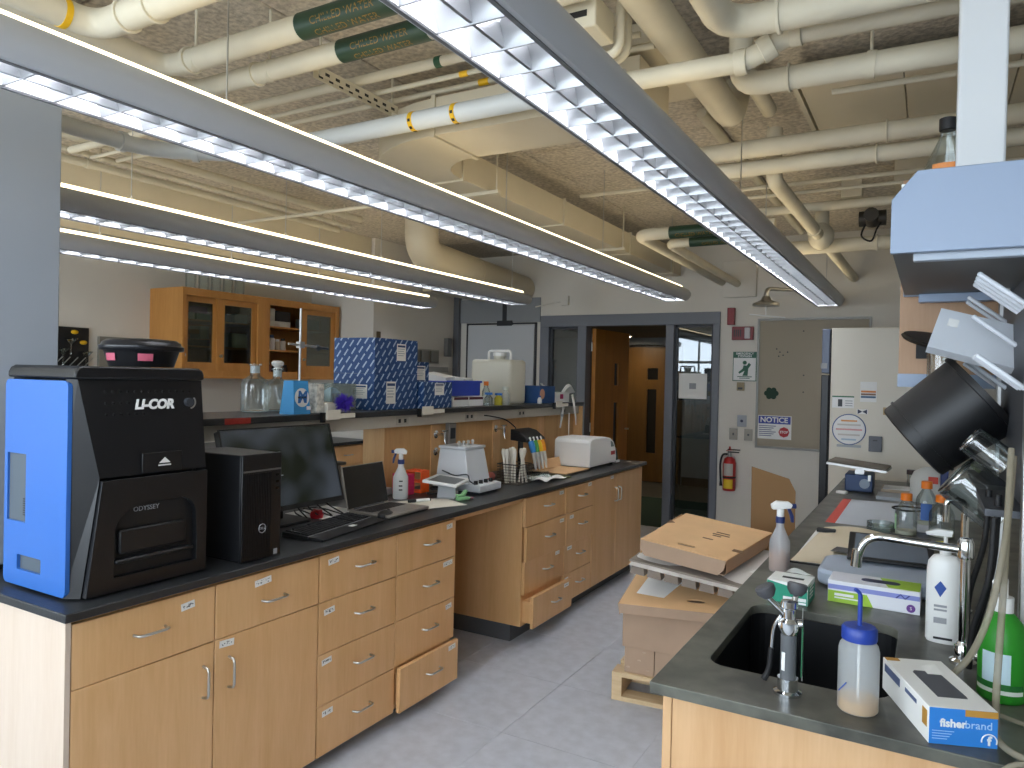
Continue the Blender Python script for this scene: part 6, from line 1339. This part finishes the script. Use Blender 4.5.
O('valve', G().cyl((cx,cy_,.865),(cx,cy_,.905),.018,n=12), STEEL, fe, smooth=40); O('handle', G().box(cx-.02,cy_-.012,.905,cx+.09,cy_+.012,.915).box(cx-.02,cy_-.012,.93,cx+.10,cy_+.012,.94), RUBBER, fe, bevel=.003); O('pin', G().cyl((cx-.03,cy_-.02,.925),(cx+.03,cy_-.02,.935),.004,n=6).cyl((cx,cy_,.94),(cx,cy_,.965),.010,n=8), mat('ext_red','#b01d1c',.3), fe)
O('hose', G().tube(smooth_path([(cx-.015,cy_-.02,.89),(cx-.06,cy_-.03,.88),(cx-.082,cy_-.03,.80),(cx-.08,cy_-.03,.70),(cx-.075,cy_-.03,.62)],5),.010,10), RUBBER, fe, smooth=60); O('nozzle', G().cyl((cx-.075,cy_-.03,.62),(cx-.073,cy_-.03,.575),.011,.016,12), RUBBER, fe); O('bracket', G().box(cx-.03,cy_+.0635,.60,cx+.03,BY-.0005,.86), STEEL, fe)
tp = T('taped_paper', 'white paper with a small dark picture taped inside the glass sidelight', 'paper', (-2.13,BY+.035,1.4))
O('sheet', G().box(-2.27,BY+.032,1.42,-1.98,BY+.036,1.68), WHITEP, tp); O('picture', G().box(-2.16,BY+.0312,1.52,-2.09,BY+.0319,1.58), LGREY, tp)
hw = T('hall_notice', 'pale notice sheet on the dark corridor door', 'notice', (-4.33,11.0,1.2)); O('sheet', G().box(-4.42,11.005,1.15,-4.2,11.014,1.48), mat('dim_sheet','#a39c8c',.7), hw)

# chase wall: row of switch boxes, small boxes
sw = T('switch_bank', 'row of four grey switch boxes on the projecting wall', 'switch bank', (-5.05,6.5,1.8))
O('back_plate', G().box(-5.059,6.28,1.735,-5.052,7.05,1.90), mat('switch_plate','#a9a597',.5), sw)
for k in range(4): O('switch_box', G().box(-5.0515,6.31+.185*k,1.75,-5.02,6.45+.185*k,1.885), mat('switch_grey','#7d7a72',.5), sw, bevel=.004)
O('shelf_ledge', G().box(-5.0595,6.20,1.64,-4.95,7.10,1.70), mat('ledge_grey','#8f8d86',.5), sw)
S('wall_tag', G().box(-5.0595,5.93,1.90,-5.052,5.99,2.05), mat('tag_brass','#5b4a2c',.5), 'small brown tag on the projecting wall corner', 'tag')
S('door_phone', G().box(-5.0595,7.15,1.83,-5.0,7.24,2.05), mat('phone_grey','#6d6c68',.5), 'grey wall phone box beside the pale door', 'phone', bevel=.006)

# ------------------------------------------------------------------ glass-fronted wall cabinet on the left wall
gc_ = T('glass_wall_cabinet', 'honey wood wall cabinet with framed glass sliding doors', 'cabinet', (-5.65,4.9,1.53))
CABW = wood('cabinet_honey','#cc9350','#b87d3c',.4); x0,x1 = LX+.001, -5.50
O('back', G().box(x0,3.97,1.54,x0+.012,5.84,2.30), CABW, gc_); O('side', G().box(x0,3.96,1.53,x1,3.975,2.305), CABW, gc_); O('side', G().box(x0,5.825,1.53,x1,5.84,2.305), CABW, gc_); O('divider', G().box(x0+.013,4.80,1.55,x1-.03,4.82,2.28), CABW, gc_)
O('top', G().box(x0,3.9755,2.285,x1,5.8245,2.305), CABW, gc_); O('bottom', G().box(x0,3.9755,1.53,x1,5.8245,1.55), CABW, gc_)
fr_ = O('face_frame', plate([(3.9755,1.5505),(5.8245,1.5505),(5.8245,2.2845),(3.9755,2.2845)],[[(3.99,1.60),(4.76,1.60),(4.76,2.24),(3.99,2.24)],[(4.90,1.60),(5.80,1.60),(5.80,2.24),(4.90,2.24)]],.02,FX(x1-.02,0,0)), CABW, gc_)
for k,(y0,y1,dx) in enumerate(((3.975,4.36,-.05),(4.33,4.77,-.028),(5.33,5.81,-.028))):
    d = O('sliding_door', plate([(y0,1.58),(y1,1.58),(y1,2.255),(y0,2.255)],[[(y0+.075,1.67),(y1-.06,1.67),(y1-.06,2.19),(y0+.075,2.19)]],.018,FX(x1+dx-.018,0,0)), CABW, gc_)
    O('pane', G().box(x1+dx-.012,y0+.07,1.665,x1+dx-.008,y1-.055,2.195), glass('cab_glass','#cfd6cf',.05), d)
    O('lock', G().cyl((x1+dx,y0+.035,1.73),(x1+dx+.018,y0+.035,1.73),.014,n=12), STEEL, d)
for z in (1.80,2.03): O('inner_shelf', G().box(x0+.0125,3.976,z,x1-.075,4.7995,z+.015), CABW, gc_); O('inner_shelf', G().box(x0+.0125,4.8205,z,x1-.075,5.824,z+.015), CABW, gc_)
# what stands in the cabinet
def cab_box(label, y0, y1, z0, z1, c, d=.14): return S('shelf_box', G().box(-5.74,y0,z0+.0005,-5.74+d,y1,z1), mat('cabbox_'+c, c, .6), label, 'box', group='boxes in the wall cabinet', bevel=.002)
cab_box('red flat box on the top shelf of the wall cabinet', 4.02,4.28,2.10,2.16,'#8c2f3c'); cab_box('white box under the red one in the wall cabinet', 4.02,4.15,2.045,2.10,'#d8d4cc'); cab_box('green box on the top shelf of the wall cabinet', 4.17,4.31,2.045,2.10,'#4f7d4c')
cab_box('blue box at the top right of the left cabinet pair', 4.42,4.55,2.045,2.12,'#3c517c'); cab_box('grey box beside the blue one in the cabinet', 4.58,4.72,2.045,2.13,'#8b8d8e')
cab_box('tan tray on the middle shelf of the cabinet', 4.02,4.20,1.92,1.96,'#a8814c'); cab_box('white carton on the middle shelf of the cabinet', 4.21,4.30,1.88,1.99,'#b9b6ae'); cab_box('black tray under the tan one in the cabinet', 4.01,4.31,1.815,1.87,'#26241f'); cab_box('cream tub on the middle shelf of the cabinet', 4.55,4.72,1.815,1.95,'#cfc9b8')
cab_box('white tall box in the open cabinet bay', 4.95,5.05,2.10,2.22,'#d5d2ca'); cab_box('white long box in the open cabinet bay', 4.95,5.25,2.045,2.10,'#c9c6be'); cab_box('dark box at the top of the open cabinet bay', 5.06,5.25,2.10,2.20,'#2c2a2c'); cab_box('grey carton behind the right sliding door', 5.45,5.65,2.045,2.15,'#8f8f88')
def jar(label, y, z, r, h, c, lid): 
    t = T('reagent_jar', label, 'jar', (-5.66,y,z), group='jars in the wall cabinet'); O('body', G().lathe([(0,.0005),(r,.0005),(r,h*.72),(r*.65,h*.82),(0,h*.82)],(-5.66,y,z),16), mat('jar_'+c,c,.4), t, smooth=45); O('lid', G().cyl((-5.66,y,z+h*.80),(-5.66,y,z+h),r*.72,n=14), mat('jar_'+lid,lid,.5), t, smooth=40)
for k,(y,z,r,h,c,l,lbl) in enumerate(((4.99,1.815,.035,.12,'#cfc8b8','#e0ddd6','wide white jar at the left of the middle open shelf'),(5.06,1.815,.036,.15,'#d9d6cf','#3d5a86','white jar with a blue lid on the middle open shelf'),(5.14,1.815,.028,.11,'#b7a58c','#d9d6cf','tan jar on the middle open shelf'),(5.21,1.815,.03,.12,'#c9c4bb','#232325','pale jar with a black lid on the middle open shelf'),(5.01,1.5505,.04,.15,'#7c3d3a','#c9b9b0','reddish jar on the lowest open shelf'),(5.10,1.5505,.03,.11,'#3b2216','#201814','first brown bottle on the lowest open shelf'),(5.17,1.5505,.028,.10,'#3b2216','#cfc8b8','brown bottle with a pale cap on the lowest shelf'),(5.24,1.5505,.03,.12,'#3b2216','#201814','second brown bottle on the lowest open shelf'),(4.62,1.815,.04,.06,'#c9c4bb','#c9c4bb','low pale dish behind the second glass door'),(4.22,1.5505,.03,.09,'#a9a49b','#8b8d8e','small grey jar low behind the first glass door'))): jar(lbl,y,z,r,h,c,l)
for k in range(5):
    y = 4.15+.13*k; S('glass_vessel', G().lathe([(0,.0005),(.045,.0005),(.045,.16),(.03,.17)],(-5.66,y,2.3055),16), GLASS, ('first','second','third','fourth','fifth')[k]+' clear vessel from the left on top of the wall cabinet', 'vessel', 'clear vessels on the wall cabinet', smooth=45)
# poster-like black pegboard with hung glass on the left wall
pb = T('black_pegboard', 'black pegboard with hung glassware and yellow clips on the left wall', 'pegboard', (LX,3.2,1.55))
O('board', G().box(LX+.0005,3.02,1.45,LX+.02,3.42,1.92), RUBBER, pb)
for k,(y,z) in enumerate(((3.29,1.88),(3.36,1.80),(3.05,1.80))): O('yellow_clip', G().ball((LX+.05,y,z),.025,10,.6,1.2,.7), YELLOW, pb)
for k,(y,z) in enumerate(((3.10,1.88),(3.20,1.70),(3.26,1.78),(3.38,1.68),(3.12,1.62))): O('glass_funnel', G().lathe([(.006,-.08),(.006,0),(.05,.05)],(LX+.06,y,z),14), GLASS, pb, smooth=45)
for k in range(6): O('wire_peg', G().cyl((LX+.02,3.08+.06*k,1.60),(LX+.12,3.10+.06*k,1.68),.004,n=6), STEEL, pb)
S('grey_bulletin', G().box(LX+.0005,3.50,1.40,LX+.03,4.0,1.86), mat('bulletin_grey','#8a877d',.8), 'grey panel on the left wall behind the round basin', 'panel', bevel=.003)
# wall bench on the far left
wbn = T('wall_bench', 'wood bench with black top along the left wall seen under the shelf', 'bench', (-5.4,4.2,0))
O('top', G().box(LX+.001,1.5,ZT-.03,-5.05,5.87,ZT), EPOXY, wbn); O('carcass', G().box(LX+.001,1.52,.1,-5.10,5.86,ZT-.0305), MAPLE, wbn); O('toe_kick', G().box(LX+.001,1.53,0,-5.18,5.85,.0995), KICK, wbn)
for k in range(7):
    y = 1.53+.62*k; d = O('drawer', G().box(-5.0995,y,.68,-5.08,y+.61,.87), MAPLE, wbn); O('handle', G().tube([(-5.08,y+.25,.78),(-5.05,y+.26,.78),(-5.05,y+.35,.78),(-5.08,y+.36,.78)],.005,6), STEEL, d)
    O('door', G().box(-5.0995,y,.11,-5.08,y+.61,.675), MAPLE, wbn)

# ------------------------------------------------------------------ boxes stacked on a pallet in the aisle
def PX(rz, o=(-1.35,3.42,0)): return XF(o, rz=rz)
pt = T('wooden_pallet', 'small pine pallet on the floor under the stacked cartons', 'pallet', (-1.35,3.42,0), rz=6, world=False)
for k in range(3): O('runner', G().box(.325*k,0,.0225,.05+.325*k,.60,.118), PINE, pt)
for k in range(4): O('deck_board', G().box(0,.165*k,.1185,.70,.105+.165*k,.14), PINE, pt)
for k in range(3): O('bottom_board', G().box(0,.25*k,0,.70,.10+.25*k,.022), PINE, pt)
def carton(label, o, rz, w, d, h, m, tape=True):
    t = T('cardboard_box', label, 'cardboard box', o, rz=rz, world=False)
    O('body', G().box(0,0,.0006,w,d,h), m, t, bevel=.003)
    if tape: O('flap_seam', G().box(.004,d/2-.002,h+.0002,w-.004,d/2+.002,h+.0008), mat('seam_brown','#7a5f45',.8), t)
    return t
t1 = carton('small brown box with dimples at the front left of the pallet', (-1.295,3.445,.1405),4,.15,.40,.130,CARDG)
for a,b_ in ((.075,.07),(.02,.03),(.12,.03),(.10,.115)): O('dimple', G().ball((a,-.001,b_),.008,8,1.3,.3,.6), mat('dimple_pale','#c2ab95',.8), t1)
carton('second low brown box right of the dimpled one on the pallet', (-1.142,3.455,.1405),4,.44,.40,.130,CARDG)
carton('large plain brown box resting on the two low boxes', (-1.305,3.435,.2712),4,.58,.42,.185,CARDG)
lt_ = T('open_carton', 'tan carton top with an oval hand hole slanting over the brown box', 'carton', (-1.32,3.36,.458))
M = AX((-1.30,3.36,.500),(.56,.02,.035),(-.06,.46,.12))
O('panel', plate([(0,0),(.60,0),(.60,.50),(0,.50)],[[(.36+.045*cos(radians(a)),.09+.016*sin(radians(a))) for a in range(0,360,20)]],.005,M), CARD, lt_)
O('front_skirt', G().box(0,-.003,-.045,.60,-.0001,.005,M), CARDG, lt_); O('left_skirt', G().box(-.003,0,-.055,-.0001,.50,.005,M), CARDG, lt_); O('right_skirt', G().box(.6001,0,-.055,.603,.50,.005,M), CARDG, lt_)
S('printed_sheet', G().box(0,0,0,.25,.19,.001,AX((-1.245,3.46,.540),(.56,-.02,.0),(.02,.5,.14))), WHITEP, 'white printed sheet lying on the tan slanted carton', 'paper')
pu = T('pulp_tray', 'grey molded pulp tray between the two tan cartons', 'pulp tray', (-1.24,3.30,.6))
M = AX((-1.28,3.44,.655),(.62,-.04,-.045),(.0,.55,.07)); PULP = mat('pulp_grey','#8f857b',.95,bump=(80,.4))
O('deck', G().box(0,0,.045,.62,.46,.055,M), PULP, pu)
for k in range(7): O('cell', G().prism([(.0,-.015),(.075,-.015),(.066,.044),(.009,.044)],-.05,-.004,M @ AX((.005+.088*k,0,0),(1,0,0),(0,0,1))), PULP, pu)
for k in range(3): O('side_cell', G().box(.56,.10+.13*k,0,.61,.20+.13*k,.044,M), PULP, pu)
O('rear_block', G().box(.1,.30,-.06,.5,.44,.044,M), PULP, pu)
S('tissue_sheet', G().sheet(lambda u,v: tuple(M @ Vector((.01+.64*u, -.03+.52*v, .062+.010*sin(9*u)*sin(5*v)**2-.022*(1-v)**6))), 14, 8), mat('sheet_white','#d9d5cf',.8), 'crinkled white paper sheet on the pulp tray', 'paper', smooth=60)
tc_ = T('carton_tray', 'tan folding carton with a hand slot on top of the stack', 'carton', (-1.2,3.33,.72))
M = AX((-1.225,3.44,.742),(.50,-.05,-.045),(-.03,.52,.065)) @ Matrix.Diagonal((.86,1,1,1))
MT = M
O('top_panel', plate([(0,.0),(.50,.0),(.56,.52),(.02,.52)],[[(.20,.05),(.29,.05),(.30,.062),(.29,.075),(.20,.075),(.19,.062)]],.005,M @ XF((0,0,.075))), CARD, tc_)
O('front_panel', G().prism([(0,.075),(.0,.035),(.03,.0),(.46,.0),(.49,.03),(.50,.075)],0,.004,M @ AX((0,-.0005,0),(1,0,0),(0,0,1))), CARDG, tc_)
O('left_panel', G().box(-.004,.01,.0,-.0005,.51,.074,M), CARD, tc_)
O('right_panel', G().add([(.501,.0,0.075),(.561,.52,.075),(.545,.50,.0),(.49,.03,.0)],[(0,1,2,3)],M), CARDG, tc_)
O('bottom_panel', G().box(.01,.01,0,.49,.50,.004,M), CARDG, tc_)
O('corner_tab', G().box(.475,.13,.0805,.53,.16,.082,M), mat('card_dark','#7d6248',.8), tc_); O('corner_tab', G().prism([(-.0,.30),(.04,.33),(.0,.36)],.0802,.0815,M), mat('card_dark','#7d6248',.8), tc_)  # small tabs in a darker brown than the carton
for k,(x,y,w) in enumerate(((.30,.33,.08),(.29,.30,.10),(.30,.275,.05),(.27,.21,.06))): O('print_mark', G().box(x,y,.0801,x+w,y+.014,.0806,M), mat('card_ink','#6b523b',.8), tc_)
lb = T('leaning_cardboard', 'tall brown cardboard sheet leaning between the stack and right bench', 'cardboard', (-.72,4.0,0))
O('sheet', G().prism([(0,0),(.23,0),(.235,1.0),(.20,1.07),(.0,1.13)],0,.006,AX((-.84,4.16,.002),(.9,.30,.0),(-.02,.06,1))), mat('cardboard_dark','#8d6d49',.85), lb)
#O('fold', G().box(-.02,0,0,-.001,.006,1.1,AX((-.84,4.16,.002),(.9,.30,.0),(.3,-.9,0)) ), mat('cardboard_dark','#8d6d49',.85), lb)
S('printed_sheet', G().box(0,0,0,.09,.25,.001,XF((-.70,3.45,.73),ry=4,rz=-10)), WHITEP, 'white leaflet poking out at the right of the carton stack', 'paper')
